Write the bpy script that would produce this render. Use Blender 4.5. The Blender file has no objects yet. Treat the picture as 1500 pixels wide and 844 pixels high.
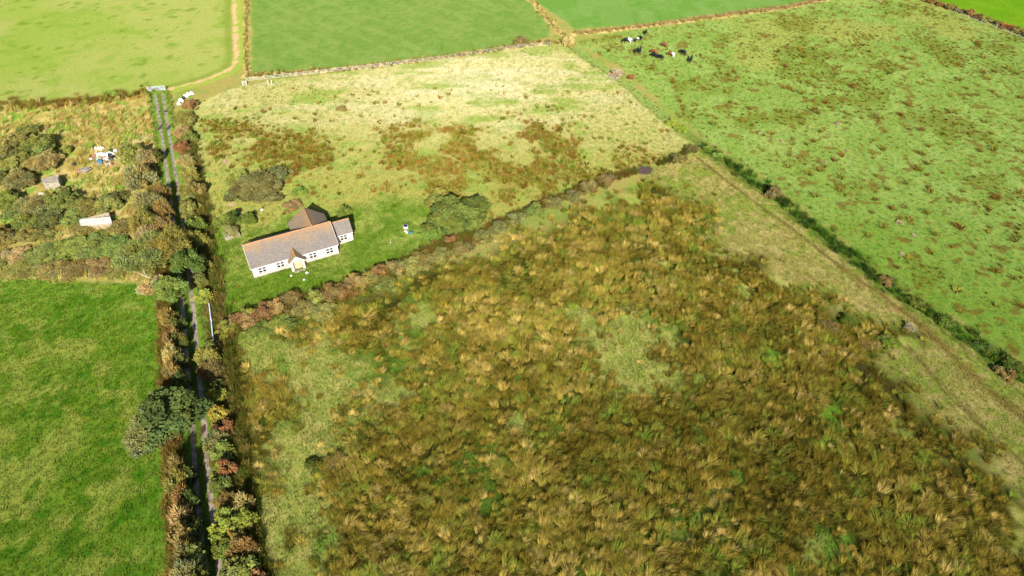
import bpy, bmesh, math, random
import numpy as np
from mathutils import Vector, Matrix

random.seed(7)
SC = bpy.context.scene
COL = SC.collection
# ------------------------------------------------------------------ survey: photo pixel -> ground metre
F, H, TILT = 1000.0, 80.0, math.radians(43)
cT, sT = math.cos(TILT), math.sin(TILT)
def G(x, y, z=0.0):
    u = (x - 750) / F; v = (y - 422) / F
    t = (z - H) / (-sT - v * cT)
    return (u * t, (cT - v * sT) * t)
def GP(pts):
    return np.array([G(x, y) for x, y in pts])

# ------------------------------------------------------------------ numpy helpers
def vn(X, Y, s, seed):
    x = X / s; y = Y / s
    xi = np.floor(x); yi = np.floor(y)
    fx = x - xi; fy = y - yi
    xi = xi.astype(np.int64); yi = yi.astype(np.int64)
    fx = fx * fx * (3 - 2 * fx); fy = fy * fy * (3 - 2 * fy)
    def h(a, b):
        k = (a * 374761393 + b * 668265263 + seed * 974634777) & 0xffffffff
        k = ((k ^ (k >> 13)) * 1274126177) & 0xffffffff
        k = ((k ^ (k >> 16)) * 2246822519) & 0xffffffff
        return ((k ^ (k >> 15)) & 0xffff) / 65535.0
    a = h(xi, yi); b = h(xi + 1, yi); c = h(xi, yi + 1); d = h(xi + 1, yi + 1)
    return a + (b - a) * fx + (c - a) * fy + (a - b - c + d) * fx * fy
def fbm(X, Y, s, seed, o=3):
    t = 0; w = 0; a = 1.0
    for k in range(o):
        t = t + a * vn(X + 17.3 * k, Y - 9.1 * k, s, seed + k * 31); w += a
        a *= 0.55; s *= 0.47
    return t / w
def ss(a, b, x):
    t = np.clip((x - a) / (b - a), 0, 1)
    return t * t * (3 - 2 * t)
def segd(X, Y, a, b):
    dx, dy = b[0] - a[0], b[1] - a[1]
    L = dx * dx + dy * dy + 1e-9
    t = np.clip(((X - a[0]) * dx + (Y - a[1]) * dy) / L, 0, 1)
    return np.hypot(X - a[0] - t * dx, Y - a[1] - t * dy)
def pld(X, Y, P):
    d = np.full(X.shape, 1e9)
    for i in range(len(P) - 1):
        d = np.minimum(d, segd(X, Y, P[i], P[i + 1]))
    return d
def sdp(X, Y, P):           # signed distance, negative inside
    d = np.full(X.shape, 1e9); ins = np.zeros(X.shape, bool)
    n = len(P)
    for i in range(n):
        a = P[i]; b = P[(i + 1) % n]
        d = np.minimum(d, segd(X, Y, a, b))
        if abs(a[1] - b[1]) > 1e-9:
            c = ((a[1] > Y) != (b[1] > Y)) & (X < (b[0] - a[0]) * (Y - a[1]) / (b[1] - a[1]) + a[0])
            ins ^= c
    return np.where(ins, -d, d)

# ------------------------------------------------------------------ layout (photo pixels, unprojected to ground)
def ext(pts): return GP(pts)
P_F1 = ext([(-300, -75), (338, -75), (338, 0), (341, 60), (341, 96), (300, 116), (243, 131), (220, 133), (190, 141), (100, 150), (0, 153), (-300, 170)])
P_F2 = ext([(368, -75), (720, -75), (772, 0), (806, 38), (806, 54), (750, 66), (640, 82), (500, 98), (369, 107)])
P_F3 = ext([(730, -75), (1320, -75), (1195, 0), (1150, 9), (950, 36), (842, 42), (782, 0)])
P_F4 = ext([(842, 62), (950, 40), (1150, 13), (1215, 0), (1280, -70), (1300, -75), (1340, 0), (1420, 26), (1500, 56), (1800, 180), (1900, 760), (1500, 533), (1400, 462), (1300, 403), (1200, 322), (1125, 262), (1030, 202), (985, 165), (905, 95)])
P_F5 = ext([(1310, -75), (1800, -75), (1800, 160), (1500, 46), (1420, 17), (1368, 0)])
P_PAD = ext([(288, 150), (345, 128), (500, 103), (640, 87), (750, 71), (832, 66), (905, 118), (985, 190), (1010, 212), (945, 245), (880, 262), (800, 292), (720, 330), (640, 362), (560, 390), (420, 438), (335, 475), (312, 440), (300, 380), (296, 300), (285, 220)])
P_MAR = ext([(325, 500), (420, 466), (560, 425), (700, 375), (850, 318), (940, 262), (990, 280), (1050, 318), (1050, 372), (1110, 372), (1160, 425), (1230, 462), (1330, 488), (1320, 515), (1290, 530), (1340, 590), (1420, 650), (1490, 720), (1560, 900), (360, 900), (345, 700), (335, 600)])
P_STRIP = ext([(1012, 216), (1030, 212), (1125, 285), (1200, 345), (1300, 425), (1400, 490), (1500, 562), (1900, 800), (1900, 950), (1500, 950), (1490, 720), (1420, 650), (1340, 590), (1250, 470), (1050, 372), (940, 262)])
P_LEFT = ext([(-300, 400), (0, 408), (205, 416), (238, 440), (243, 500), (243, 560), (246, 700), (254, 780), (262, 920), (-300, 920)])
P_YARD = ext([(-300, 160), (0, 152), (190, 141), (222, 133), (236, 135), (243, 250), (262, 380), (240, 430), (205, 416), (0, 408), (-300, 400)])
P_LAWN = ext([(300, 330), (345, 345), (420, 320), (560, 290), (640, 290), (690, 320), (690, 345), (600, 380), (440, 432), (340, 470), (312, 455), (305, 400)])
LANE = GP([(231, 134), (235, 150), (238, 170), (242, 195), (246, 220), (252, 260), (258, 300), (264, 345), (270, 400), (277, 470), (283, 540), (290, 620), (296, 700), (303, 770), (311, 844), (320, 930)])
DITCH = GP([(832, 62), (870, 92), (905, 112), (985, 182), (1030, 212), (1110, 268), (1200, 337), (1300, 417), (1400, 482), (1500, 552), (1700, 690)])
TRACK_A = GP([(1022, 232), (1090, 285), (1180, 350), (1240, 398), (1300, 438), (1350, 478), (1420, 545), (1500, 615), (1600, 700)])
TRACK_B = GP([(1040, 225), (1110, 282), (1195, 345), (1260, 395), (1320, 436), (1375, 480), (1450, 540), (1540, 610)])
TRACK_C = GP([(1330, 505), (1380, 570), (1430, 620), (1480, 660), (1560, 740)])
TRACK_D = GP([(1180, 400), (1250, 450), (1290, 480), (1360, 540), (1440, 625), (1500, 680)])
HEDGE_S = GP([(330, 487), (400, 460), (470, 440), (560, 408), (640, 372), (700, 346)])
HEDGE_E = GP([(690, 350), (740, 325), (800, 298), (850, 280), (905, 260), (932, 251)])
HEDGE_T = GP([(962, 242), (985, 233), (1014, 217)])
F2_EDGE = GP([(362, 112), (500, 102), (640, 86), (750, 69), (832, 60)])
F3_EDGE = GP([(842, 50), (950, 38), (1150, 11), (1205, 0), (1290, -50)])
F1_EDGE = GP([(-200, 166), (0, 155), (100, 151), (190, 141), (224, 133)])
BANK = GP([(244, 132), (300, 117), (335, 103), (346, 90), (344, 50), (342, 0), (341, -70)])
BANK2 = GP([(363, 108), (361, 80), (361, 40), (362, 0), (360, -70)])
DIAG3 = GP([(740, -60), (778, 0), (812, 40), (832, 58)])
F5_EDGE = GP([(1325, -30), (1357, 2), (1420, 22), (1500, 51), (1700, 130)])
PATH = GP([(236, 196), (205, 204), (180, 214), (165, 228)])
A0 = np.array((-44.966, 88.339)); HANG = math.radians(25.93)   # house corner and heading

def lin(r, g, b):
    f = lambda c: (c / 255 / 12.92) if c < 10 else ((c / 255 + .055) / 1.055) ** 2.4
    return np.array((f(r), f(g), f(b)))
K = 0.50           # photographed brightness -> base colour, from the exposure below
def pc(r, g, b): return lin(r, g, b) * K

def ground_z(X, Y):
    X = np.asarray(X, float); Y = np.asarray(Y, float)
    z = (fbm(X, Y, 9, 5, 2) - .5) * .25 + (vn(X, Y, 1.1, 8) - .5) * .07
    d = pld(X, Y, LANE)
    z = z * ss(2.2, 4.5, d)
    h = np.hypot(X - (A0[0] + 6), Y - (A0[1] + 8))
    z = z * ss(11, 16, h)
    dd = pld(X, Y, DITCH)
    z = z - .55 * np.exp(-(dd / 1.1) ** 2)
    return z
def gz(x, y): return float(ground_z(np.array([x]), np.array([y]))[0])

def mixc(c, col, m):
    return c * (1 - m[..., None]) + np.asarray(col) * m[..., None]

def spots(X, Y, lst):
    m = np.zeros(X.shape)
    for x, y, r in lst:
        gx, gy = G(x, y)
        m = np.maximum(m, np.exp(-((X - gx) ** 2 + (Y - gy) ** 2) / (r * r)))
    return m

R1 = ext([(300, 178), (400, 185), (450, 205), (520, 240), (515, 292), (430, 268), (330, 235)])
R2 = ext([(560, 178), (640, 176), (720, 186), (800, 172), (850, 205), (840, 262), (760, 292), (700, 300), (640, 285), (550, 258)])
C1 = ext([(345, 500), (420, 485), (500, 500), (570, 522), (572, 575), (512, 605), (495, 640), (500, 700), (480, 765), (405, 845), (370, 830), (362, 700), (385, 640), (425, 610), (430, 575), (375, 545)])
C2 = ext([(830, 470), (930, 435), (955, 505), (1010, 535), (950, 585), (885, 555), (840, 500)])
C3 = ext([(570, 470), (640, 455), (650, 500), (590, 510)])
GSPOT = [(545, 535, 3), (580, 540, 2), (600, 488, 2), (615, 545, 1.5), (690, 685, 2.5), (720, 660, 2), (655, 715, 2), (640, 640, 1), (1215, 605, 2), (1180, 760, 1.5), (1230, 800, 2), (1075, 700, 1.5), (430, 480, 2), (600, 436, 2), (1020, 640, 2), (705, 725, 2), (620, 690, 1.5), (1130, 520, 2), (820, 620, 2), (1200, 650, 1.2), (760, 555, 1), (990, 770, 2)]

def masks(X, Y):
    w = (fbm(X, Y, 5, 41, 3) - .5)
    M = {}
    def reg(name, P, soft=.5, wob=2.0):
        M[name] = ss(soft, -soft, sdp(X, Y, P) + w * wob)
    reg('f1', P_F1, .5, 1); reg('f2', P_F2, .5, 1); reg('f3', P_F3, .5, 1); reg('f5', P_F5, .5, 1)
    reg('f4', P_F4, .6, 1.5); reg('pad', P_PAD, .8, 2); reg('mar', P_MAR, 3, 8); reg('strip', P_STRIP, .8, 2)
    reg('left', P_LEFT, .5, 1.5); reg('yard', P_YARD, .8, 2); reg('lawn', P_LAWN, 2.0, 5)
    n1 = fbm(X, Y, 6, 61, 3)
    M['rush_pad'] = np.clip(np.maximum(ss(5, -6, sdp(X, Y, R1) + w * 14), ss(5, -6, sdp(X, Y, R2) + w * 14)), 0, 1) * ss(.34, .62, n1)
    hz = ss(14, 0, pld(X, Y, HEDGE_E)) * ss(.45, .6, n1) * M['pad']
    M['rush_pad'] = np.maximum(M['rush_pad'], hz)
    clear = np.maximum(ss(3, -3.5, sdp(X, Y, C1) + w * 14 + (vn(X, Y, 1.4, 43) - .5) * 3), ss(3, -3.5, sdp(X, Y, C2) + w * 16 + (vn(X, Y, 1.2, 44) - .5) * 4))
    clear = np.maximum(clear, ss(2, -2.5, sdp(X, Y, C3) + w * 12 + (vn(X, Y, 1.2, 45) - .5) * 4))
    clear = np.maximum(clear, ss(.66, .76, fbm(X, Y, 8, 77, 4)) * .85)
    M['clear'] = clear
    cs = np.maximum(ss(2.5, -4, sdp(X, Y, C1) + w * 12), ss(2.5, -4, sdp(X, Y, C2) + w * 12))
    M['csoft'] = np.maximum(np.maximum(cs, ss(1.5, -2.5, sdp(X, Y, C3) + w * 9)), ss(.62, .78, fbm(X, Y, 8, 77, 4)) * .85)
    M['gsp'] = np.clip(spots(X, Y, GSPOT) * 1.5 * ss(.3, .6, fbm(X, Y, 1.6, 90, 2)), 0, 1)
    M['n1'] = n1
    return M

def marsh_zone(X, Y):      # 0 dark brown rushes .. 1 straw
    z = .5 + (fbm(X, Y, 13, 101, 3) - .5) * 2.2
    def blob(x, y, r, a):
        gx, gy = G(x, y)
        return a * np.exp(-(((X - gx) / r) ** 2 + ((Y - gy) / (r * .8)) ** 2))
    z = z + blob(800, 500, 22, .35) + blob(760, 760, 12, .3) + blob(520, 600, 9, -.3) + blob(600, 760, 9, -.35) + blob(1050, 620, 12, -.2) + blob(1200, 720, 14, -.35) + blob(900, 380, 14, .05) + blob(370, 580, 8, -.55) + blob(420, 470, 6, -.3) + blob(620, 440, 10, .1)
    return np.clip(z, 0, 1)

def ground_albedo(X, Y, M):
    fine = fbm(X, Y, 1.3, 3, 2); mid = fbm(X, Y, 4.5, 12, 3); big = fbm(X, Y, 22, 19, 2)
    c = np.zeros(X.shape + (3,)) + pc(134, 148, 70)
    c = mixc(c, pc(156, 148, 82), ss(.4, .6, mid))
    # yard: straw and green
    y = np.zeros_like(c) + pc(172, 158, 84)
    y = mixc(y, pc(128, 160, 62), ss(.48, .62, mid)); y = mixc(y, pc(205, 182, 120), ss(.52, .68, fine) * .7)
    y = mixc(y, pc(150, 120, 62), ss(.60, .75, fbm(X, Y, 3, 71, 2)) * .8)
    c = mixc(c, 0, M['yard']); c = c + y * M['yard'][..., None]
    # far smooth fields
    a = mixc(np.zeros_like(c) + pc(172, 196, 88), pc(190, 200, 108), ss(.35, .7, big)); a = mixc(a, pc(150, 186, 66), ss(.5, .75, mid) * .6)
    a = mixc(a, pc(120, 160, 50), ss(.72, .8, fbm(X, Y, 2.5, 33, 2)) * .6)
    c = mixc(c, 0, M['f1']) + a * M['f1'][..., None]
    a = mixc(np.zeros_like(c) + pc(140, 176, 80), pc(154, 184, 92), ss(.35, .7, mid)); a = mixc(a, pc(166, 194, 112), .3 * ss(.2, .9, np.sin((X * .62 + Y * .78) * 1.05 + (mid - .5) * 2.5))); a = mixc(a, pc(122, 168, 66), ss(.5, .7, fine) * .5)
    c = mixc(c, 0, M['f2']) + a * M['f2'][..., None]
    a = mixc(np.zeros_like(c) + pc(130, 180, 78), pc(146, 188, 96), ss(.35, .7, mid))
    gx0 = X - G(790, 20)[0]
    a = mixc(a, pc(145, 186, 95), (np.abs(gx0 - 23) < 5) * .6)
    c = mixc(c, 0, M['f3']) + a * M['f3'][..., None]
    a = mixc(np.zeros_like(c) + pc(132, 190, 28), pc(144, 198, 44), ss(.35, .7, mid))
    c = mixc(c, 0, M['f5']) + a * M['f5'][..., None]
    # cattle pasture
    a = mixc(np.zeros_like(c) + pc(142, 170, 80), pc(154, 180, 92), ss(.38, .62, mid))
    a = mixc(a, pc(130, 162, 68), ss(.52, .66, fine) * .5)
    a = mixc(a, pc(172, 172, 88), ss(.55, .75, big) * .6)
    dn = ss(45, 5, pld(X, Y, GP([(1300, 430), (1520, 520)])))
    a = mixc(a, pc(122, 158, 54), dn * .7)
    a = mixc(a, pc(118, 124, 40), ss(.56, .7, fbm(X, Y, 9, 55, 4)) * .55)
    a = mixc(a, pc(126, 104, 48), ss(.66, .74, fbm(X, Y, 1.7, 56, 2)) * .75)
    c = mixc(c, 0, M['f4']) + a * M['f4'][..., None]
    # paddock: bleached grass; the blob paints in the bright spot opposite the sun
    gpx, gpy = G(690, 118)
    up = np.clip(.36 * ss(114, 150, Y) + .7 * np.exp(-((X - gpx) / 28) ** 2 - ((Y - gpy) / 20) ** 2), 0, 1)
    a = mixc(np.zeros_like(c) + pc(182, 180, 92), pc(232, 222, 162), up)
    a = mixc(a, pc(160, 182, 84), ss(.48, .68, fbm(X, Y * 1.8, 7, 23, 3)) * .85)
    a = mixc(a, pc(242, 230, 190), ss(.45, .7, fbm(X * .5, Y * 1.6, 6, 29, 3)) * .5 * up)
    a = mixc(a, pc(150, 172, 76), ss(.58, .72, fine) * .4)
    a = mixc(a, pc(162, 140, 66), M['rush_pad'] * .75)
    c = mixc(c, 0, M['pad']) + a * M['pad'][..., None]
    a = mixc(np.zeros_like(c) + pc(132, 164, 58), pc(168, 184, 86), ss(.4, .62, mid)); a = mixc(a, pc(98, 140, 36), ss(.52, .66, fine) * .7)
    near = ss(100, 82, Y)
    a = mixc(a, pc(104, 140, 34), near * .6)
    c = mixc(c, 0, M['lawn']) + a * M['lawn'][..., None]
    # mown strip by the ditch
    a = mixc(np.zeros_like(c) + pc(176, 170, 92), pc(152, 168, 72), ss(.42, .6, mid)); a = mixc(a, pc(204, 188, 118), ss(.5, .68, fine) * .7)
    c = mixc(c, 0, M['strip']) + a * M['strip'][..., None]
    # marsh floor
    z = marsh_zone(X, Y)
    a = mixc(np.zeros_like(c) + pc(62, 60, 18), pc(86, 80, 32), z); a = mixc(a, pc(66, 88, 24), ss(.5, .65, mid) * .7)
    a = mixc(a, pc(158, 168, 80), M['clear']); a = mixc(a, pc(184, 178, 100), M['clear'] * ss(.45, .65, fine) * .8)
    a = mixc(a, pc(104, 142, 46), M['gsp'] * .85)
    a = mixc(a, pc(96, 140, 40), M['clear'] * ss(.6, .7, mid) * .7)
    c = mixc(c, 0, M['mar']) + a * M['mar'][..., None]
    # left field
    a = mixc(np.zeros_like(c) + pc(106, 138, 40), pc(142, 156, 64), ss(.42, .6, mid)); a = mixc(a, pc(70, 118, 16), ss(.55, .68, fbm(X, Y, 2.6, 37, 2)) * .8)
    a = mixc(a, pc(116, 162, 54), ss(74, 96, Y) * .5)
    a = mixc(a, pc(94, 142, 36), ss(6, 1, pld(X, Y, GP([(240, 440), (246, 600), (254, 800)]))) * .6)
    a = mixc(a, pc(144, 160, 66), ss(.58, .7, fine) * .35)
    td = np.minimum(pld(X, Y, GP([(-20, 440), (8, 500), (22, 535), (30, 560)])), 9)
    a = mixc(a, pc(136, 154, 72), ss(.7, .2, td) * .4)
    c = mixc(c, 0, M['left']) + a * M['left'][..., None]
    # lines: banks, tracks, ditch
    wv = (fbm(X, Y, 1.5, 88, 2) - .5)
    straw = np.zeros_like(c) + pc(216, 186, 124)
    straw = mixc(straw, pc(150, 150, 70), ss(.5, .62, fine))
    for L, wd, s in ((F2_EDGE, 1.6, .85), (F3_EDGE, 1.9, .95), (BANK2, .9, .8), (DIAG3, 1.6, .8)):
        m = ss(wd, wd * .4, pld(X, Y, L) + wv * 2.2) * s
        c = c * (1 - m[..., None]) + straw * m[..., None]
    m = ss(1.9, 1.2, pld(X, Y, F2_EDGE) + wv * 2) * 0
    d = pld(X, Y, BANK)
    c = mixc(c, pc(150, 170, 70), ss(3.5, 2, d) * .7)
    c = mixc(c, pc(204, 174, 128), ss(1.0, .3, d + wv * 2.0) * .9)
    m = ss(3.2, 1.4, pld(X, Y, F1_EDGE) + wv * 3 + 0) * ss(0, .1, M['yard'])
    c = mixc(c, pc(150, 118, 50), m * .8)
    c = mixc(c, pc(196, 178, 128), ss(1.2, .5, pld(X, Y, PATH) + wv) * .8)
    for L, wd, s in ((TRACK_A, .55, .75), (TRACK_B, .35, .55), (TRACK_C, .4, .6), (TRACK_D, .35, .5)):
        c = mixc(c, pc(112, 98, 46), ss(wd, wd * .3, pld(X, Y, L) + wv * .6) * s)
    tb = np.abs(pld(X, Y, TRACK_A) - .2)
    c = mixc(c, pc(160, 130, 76), ss(1.5, .4, pld(X, Y, TRACK_A[3:]) + wv * 2) * .45)
    dd = pld(X, Y, DITCH)
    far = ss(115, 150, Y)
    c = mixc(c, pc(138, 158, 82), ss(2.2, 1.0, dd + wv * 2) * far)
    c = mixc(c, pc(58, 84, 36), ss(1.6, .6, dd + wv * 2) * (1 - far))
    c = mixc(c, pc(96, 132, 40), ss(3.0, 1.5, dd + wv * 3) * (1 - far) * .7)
    # lane verges
    dl = pld(X, Y, LANE)
    c = mixc(c, pc(112, 148, 50), ss(2.6, 1.9, dl + wv))
    # peaty bare patches
    b = spots(X, Y, [(944, 249, 1.9), (978, 236, 1.0), (1018, 215, 1.0)])
    c = mixc(c, pc(92, 76, 74), ss(.3, .6, b + wv * .5))
    b = spots(X, Y, [(330, 238, 1.0), (415, 262, 1.4), (367, 289, .5), (338, 300, .8)])
    c = mixc(c, pc(216, 180, 150), ss(.4, .6, b + wv * .4) * .8)
    sc = 1 - .37 * M['f1'] - .42 * M['f2'] - .42 * M['f3'] - .46 * M['f5'] - .17 * M['f4'] - .22 * M['strip'] * (1 - M['mar']) - .2 * M['pad']
    return np.clip(c * sc[..., None], .006, .8)

# ------------------------------------------------------------------ object helpers
def tag(o, label=None, cat=None, group=None, kind=None):
    if label: o['label'] = label
    if cat: o['category'] = cat
    if group: o['group'] = group
    if kind: o['kind'] = kind
    return o
def link(o, parent=None):
    COL.objects.link(o)
    if parent: o.parent = parent
    return o
def empty(name, loc, rz=0.0):
    o = bpy.data.objects.new(name, None); o.location = loc; o.rotation_euler[2] = rz
    o.empty_display_size = .2
    return link(o)
def np_mesh(name, V, Q, mat=None, var=None, smooth=False, tri=False):
    me = bpy.data.meshes.new(name)
    V = np.asarray(V, np.float32); Q = np.asarray(Q, np.int32)
    k = Q.shape[1]
    me.vertices.add(len(V)); me.vertices.foreach_set('co', V.ravel())
    me.loops.add(Q.size); me.loops.foreach_set('vertex_index', Q.ravel())
    me.polygons.add(len(Q))
    me.polygons.foreach_set('loop_start', np.arange(0, Q.size, k, dtype=np.int32))
    if var is not None:
        a = me.attributes.new('var', 'FLOAT_COLOR', 'POINT')
        vv = np.ones((len(V), 4), np.float32); vv[:, :3] = np.asarray(var, np.float32).reshape(len(V), -1)
        a.data.foreach_set('color', vv.ravel())
    me.update(calc_edges=True); me.validate()
    if smooth: me.shade_smooth()
    if mat: me.materials.append(mat)
    return me
def obj(name, me, parent=None):
    return link(bpy.data.objects.new(name, me), parent)
class MB:
    def __init__(s): s.v = []; s.f = []
    def add(s, v, f):
        n = len(s.v); s.v += [tuple(p) for p in v]; s.f += [tuple(i + n for i in q) for q in f]
    def box(s, x0, x1, y0, y1, z0, z1, M=None):
        v = [Vector((x, y, z)) for z in (z0, z1) for y in (y0, y1) for x in (x0, x1)]
        if M: v = [M @ p for p in v]
        s.add(v, [(0, 2, 3, 1), (4, 5, 7, 6), (0, 1, 5, 4), (2, 6, 7, 3), (0, 4, 6, 2), (1, 3, 7, 5)])
    def tube(s, pts, rad, n=7):
        pts = [Vector(p) for p in pts]; rings = []
        for i, p in enumerate(pts):
            t = (pts[min(i + 1, len(pts) - 1)] - pts[max(i - 1, 0)]).normalized()
            a = t.cross(Vector((0.31, .92, .2))).normalized(); b = t.cross(a)
            r = rad[i] if hasattr(rad, '__len__') else rad
            rings.append([p + (a * math.cos(k * 2 * math.pi / n) + b * math.sin(k * 2 * math.pi / n)) * r for k in range(n)])
        v = [q for r in rings for q in r]; f = []
        for i in range(len(pts) - 1):
            for k in range(n):
                f.append((i * n + k, i * n + (k + 1) % n, (i + 1) * n + (k + 1) % n, (i + 1) * n + k))
        f.append(tuple(range(n))[::-1]); f.append(tuple((len(pts) - 1) * n + k for k in range(n)))
        s.add(v, f)
    def bar(s, a, b, w, h):
        a = Vector(a); b = Vector(b); t = (b - a).normalized()
        sd = t.cross(Vector((0, 0, 1)))
        sd = sd.normalized() if sd.length > 1e-4 else Vector((1, 0, 0))
        up = sd.cross(t).normalized()
        v = [p + sd * i * w / 2 + up * j * h / 2 for p in (a, b) for j in (-1, 1) for i in (-1, 1)]
        s.add(v, [(0, 2, 3, 1), (4, 5, 7, 6), (0, 1, 5, 4), (2, 6, 7, 3), (0, 4, 6, 2), (1, 3, 7, 5)])
    def slab(s, quad, th):      # thick sheet below a quad
        q = [Vector(p) for p in quad]
        n = (q[1] - q[0]).cross(q[-1] - q[0]).normalized()
        if n.z < 0: n = -n
        m = len(q); v = q + [p - n * th for p in q]
        f = [tuple(range(m)), tuple(range(2 * m - 1, m - 1, -1))] + [(i, i + m, (i + 1) % m + m, (i + 1) % m) for i in range(m)]
        s.add(v, f)
    def mesh(s, name, mat, smooth=False):
        me = bpy.data.meshes.new(name); me.from_pydata(s.v, [], s.f)
        bm = bmesh.new(); bm.from_mesh(me); bmesh.ops.recalc_face_normals(bm, faces=bm.faces); bm.to_mesh(me); bm.free()
        if smooth: me.shade_smooth()
        me.materials.append(mat); return me
    def build(s, name, mat, parent=None, smooth=False):
        return obj(name, s.mesh(name, mat, smooth), parent)

# ------------------------------------------------------------------ materials
def mat_new(name):
    m = bpy.data.materials.new(name); m.use_nodes = True
    nt = m.node_tree; nt.nodes.clear()
    out = nt.nodes.new('ShaderNodeOutputMaterial')
    return m, nt, out
def N(nt, t, **k):
    n = nt.nodes.new(t)
    for a, b in k.items(): setattr(n, a, b)
    return n
def simple(name, col, rough=.8, spec=.3, var=.25, scale=3.0, bump=.2, metal=0, col2=None):
    m, nt, out = mat_new(name); L = nt.links.new
    b = N(nt, 'ShaderNodeBsdfPrincipled'); b.inputs['Roughness'].default_value = rough
    b.inputs['Specular IOR Level'].default_value = spec; b.inputs['Metallic'].default_value = metal
    tc = N(nt, 'ShaderNodeTexCoord'); no = N(nt, 'ShaderNodeTexNoise'); no.inputs['Scale'].default_value = scale; no.inputs['Detail'].default_value = 6
    L(tc.outputs['Object'], no.inputs['Vector'])
    mx = N(nt, 'ShaderNodeMix', data_type='RGBA')
    c2 = col2 if col2 else tuple(c * (1 - var * 1.6) for c in col)
    mx.inputs['A'].default_value = (*c2, 1); mx.inputs['B'].default_value = (*[min(1, c * (1 + var * .5)) for c in col], 1)
    rp = N(nt, 'ShaderNodeValToRGB'); rp.color_ramp.elements[0].position = .35; rp.color_ramp.elements[1].position = .62
    L(no.outputs['Fac'], rp.inputs['Fac']); L(rp.outputs['Color'], mx.inputs['Factor']); L(mx.outputs['Result'], b.inputs['Base Color'])
    if bump:
        bp = N(nt, 'ShaderNodeBump'); bp.inputs['Strength'].default_value = bump; bp.inputs['Distance'].default_value = .05
        L(no.outputs['Fac'], bp.inputs['Height']); L(bp.outputs['Normal'], b.inputs['Normal'])
    L(b.outputs['BSDF'], out.inputs['Surface'])
    return m
def ground_mat():
    m, nt, out = mat_new('ground_grass'); L = nt.links.new
    at = N(nt, 'ShaderNodeAttribute'); at.attribute_name = 'var'
    tc = N(nt, 'ShaderNodeTexCoord')
    n1 = N(nt, 'ShaderNodeTexNoise'); n1.inputs['Scale'].default_value = 2.6; n1.inputs['Detail'].default_value = 5; n1.inputs['Roughness'].default_value = .7
    L(tc.outputs['Object'], n1.inputs['Vector'])
    n2 = N(nt, 'ShaderNodeTexNoise'); n2.inputs['Scale'].default_value = .8; n2.inputs['Detail'].default_value = 4
    L(tc.outputs['Object'], n2.inputs['Vector'])
    r1 = N(nt, 'ShaderNodeMapRange'); r1.inputs['From Min'].default_value = .3; r1.inputs['From Max'].default_value = .7; r1.inputs['To Min'].default_value = .68; r1.inputs['To Max'].default_value = 1.3
    L(n1.outputs['Fac'], r1.inputs['Value'])
    hs = N(nt, 'ShaderNodeHueSaturation'); L(at.outputs['Color'], hs.inputs['Color']); L(r1.outputs['Result'], hs.inputs['Value'])
    r2 = N(nt, 'ShaderNodeMapRange'); r2.inputs['From Min'].default_value = .35; r2.inputs['From Max'].default_value = .65; r2.inputs['To Min'].default_value = .485; r2.inputs['To Max'].default_value = .515
    L(n2.outputs['Fac'], r2.inputs['Value']); L(r2.outputs['Result'], hs.inputs['Hue'])
    b = N(nt, 'ShaderNodeBsdfDiffuse'); b.inputs['Roughness'].default_value = 1.0
    L(hs.outputs['Color'], b.inputs['Color'])
    bp = N(nt, 'ShaderNodeBump'); bp.inputs['Strength'].default_value = .8; bp.inputs['Distance'].default_value = .12
    L(n1.outputs['Fac'], bp.inputs['Height']); L(bp.outputs['Normal'], b.inputs['Normal'])
    L(b.outputs['BSDF'], out.inputs['Surface']); return m
def leaf_mat(name, kind, trans=.22):
    m, nt, out = mat_new(name); L = nt.links.new
    a = N(nt, 'ShaderNodeAttribute', attribute_type=kind); a.attribute_name = 'tint'
    v = N(nt, 'ShaderNodeAttribute'); v.attribute_name = 'var'
    mx = N(nt, 'ShaderNodeMix', data_type='RGBA', blend_type='MULTIPLY'); mx.inputs['Factor'].default_value = 1
    L(a.outputs['Color'], mx.inputs['A']); L(v.outputs['Color'], mx.inputs['B'])
    d = N(nt, 'ShaderNodeBsdfDiffuse'); d.inputs['Roughness'].default_value = .6; t = N(nt, 'ShaderNodeBsdfTranslucent')
    L(mx.outputs['Result'], d.inputs['Color']); L(mx.outputs['Result'], t.inputs['Color'])
    ms = N(nt, 'ShaderNodeMixShader'); ms.inputs['Fac'].default_value = trans
    L(d.outputs['BSDF'], ms.inputs[1]); L(t.outputs['BSDF'], ms.inputs[2]); L(ms.outputs['Shader'], out.inputs['Surface'])
    return m
M_GROUND = ground_mat()
M_LEAF = leaf_mat('leaves', 'OBJECT'); M_BLADE = leaf_mat('blades', 'INSTANCER', .3); M_BLADE_O = leaf_mat('blades_of_a_tussock', 'OBJECT', .3)
M_BARK = simple('bark', (.2, .165, .11), .9, .1, .3, 5)
M_PALEBARK = simple('pale_bark', (.42, .36, .25), .9, .1, .3, 5)
M_GRAVEL = simple('gravel', (.29, .235, .195), .95, .1, .28, 1.1, .5, col2=(.15, .11, .088))
M_GALV = simple('galvanised_steel', (.55, .6, .64), .45, .5, .15, 4, .05, .3)
M_WOOD = simple('weathered_wood', (.34, .28, .2), .9, .1, .3, 5)
M_WALL = simple('render_white', (.46, .4, .355), .9, .2, .14, 1.3, .1, col2=(.4, .35, .31))
M_TRIM = simple('white_paint', (.55, .525, .5), .5, .4, .05, 2, 0)
M_GLASS = simple('dark_glass', (.02, .025, .035), .08, .6, .1, 2, 0)
M_TAN = simple('tan_board', (.5, .38, .24), .8, .2, .25, 4)
M_RIDGE = simple('lichened_ridge_tile', (.34, .17, .07), .9, .1, .3, 3, .2, col2=(.24, .14, .09))
M_WHITE = simple('white_plastic', (.62, .62, .66), .6, .3, .1, 2.5, .3, col2=(.45, .43, .44))
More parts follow.
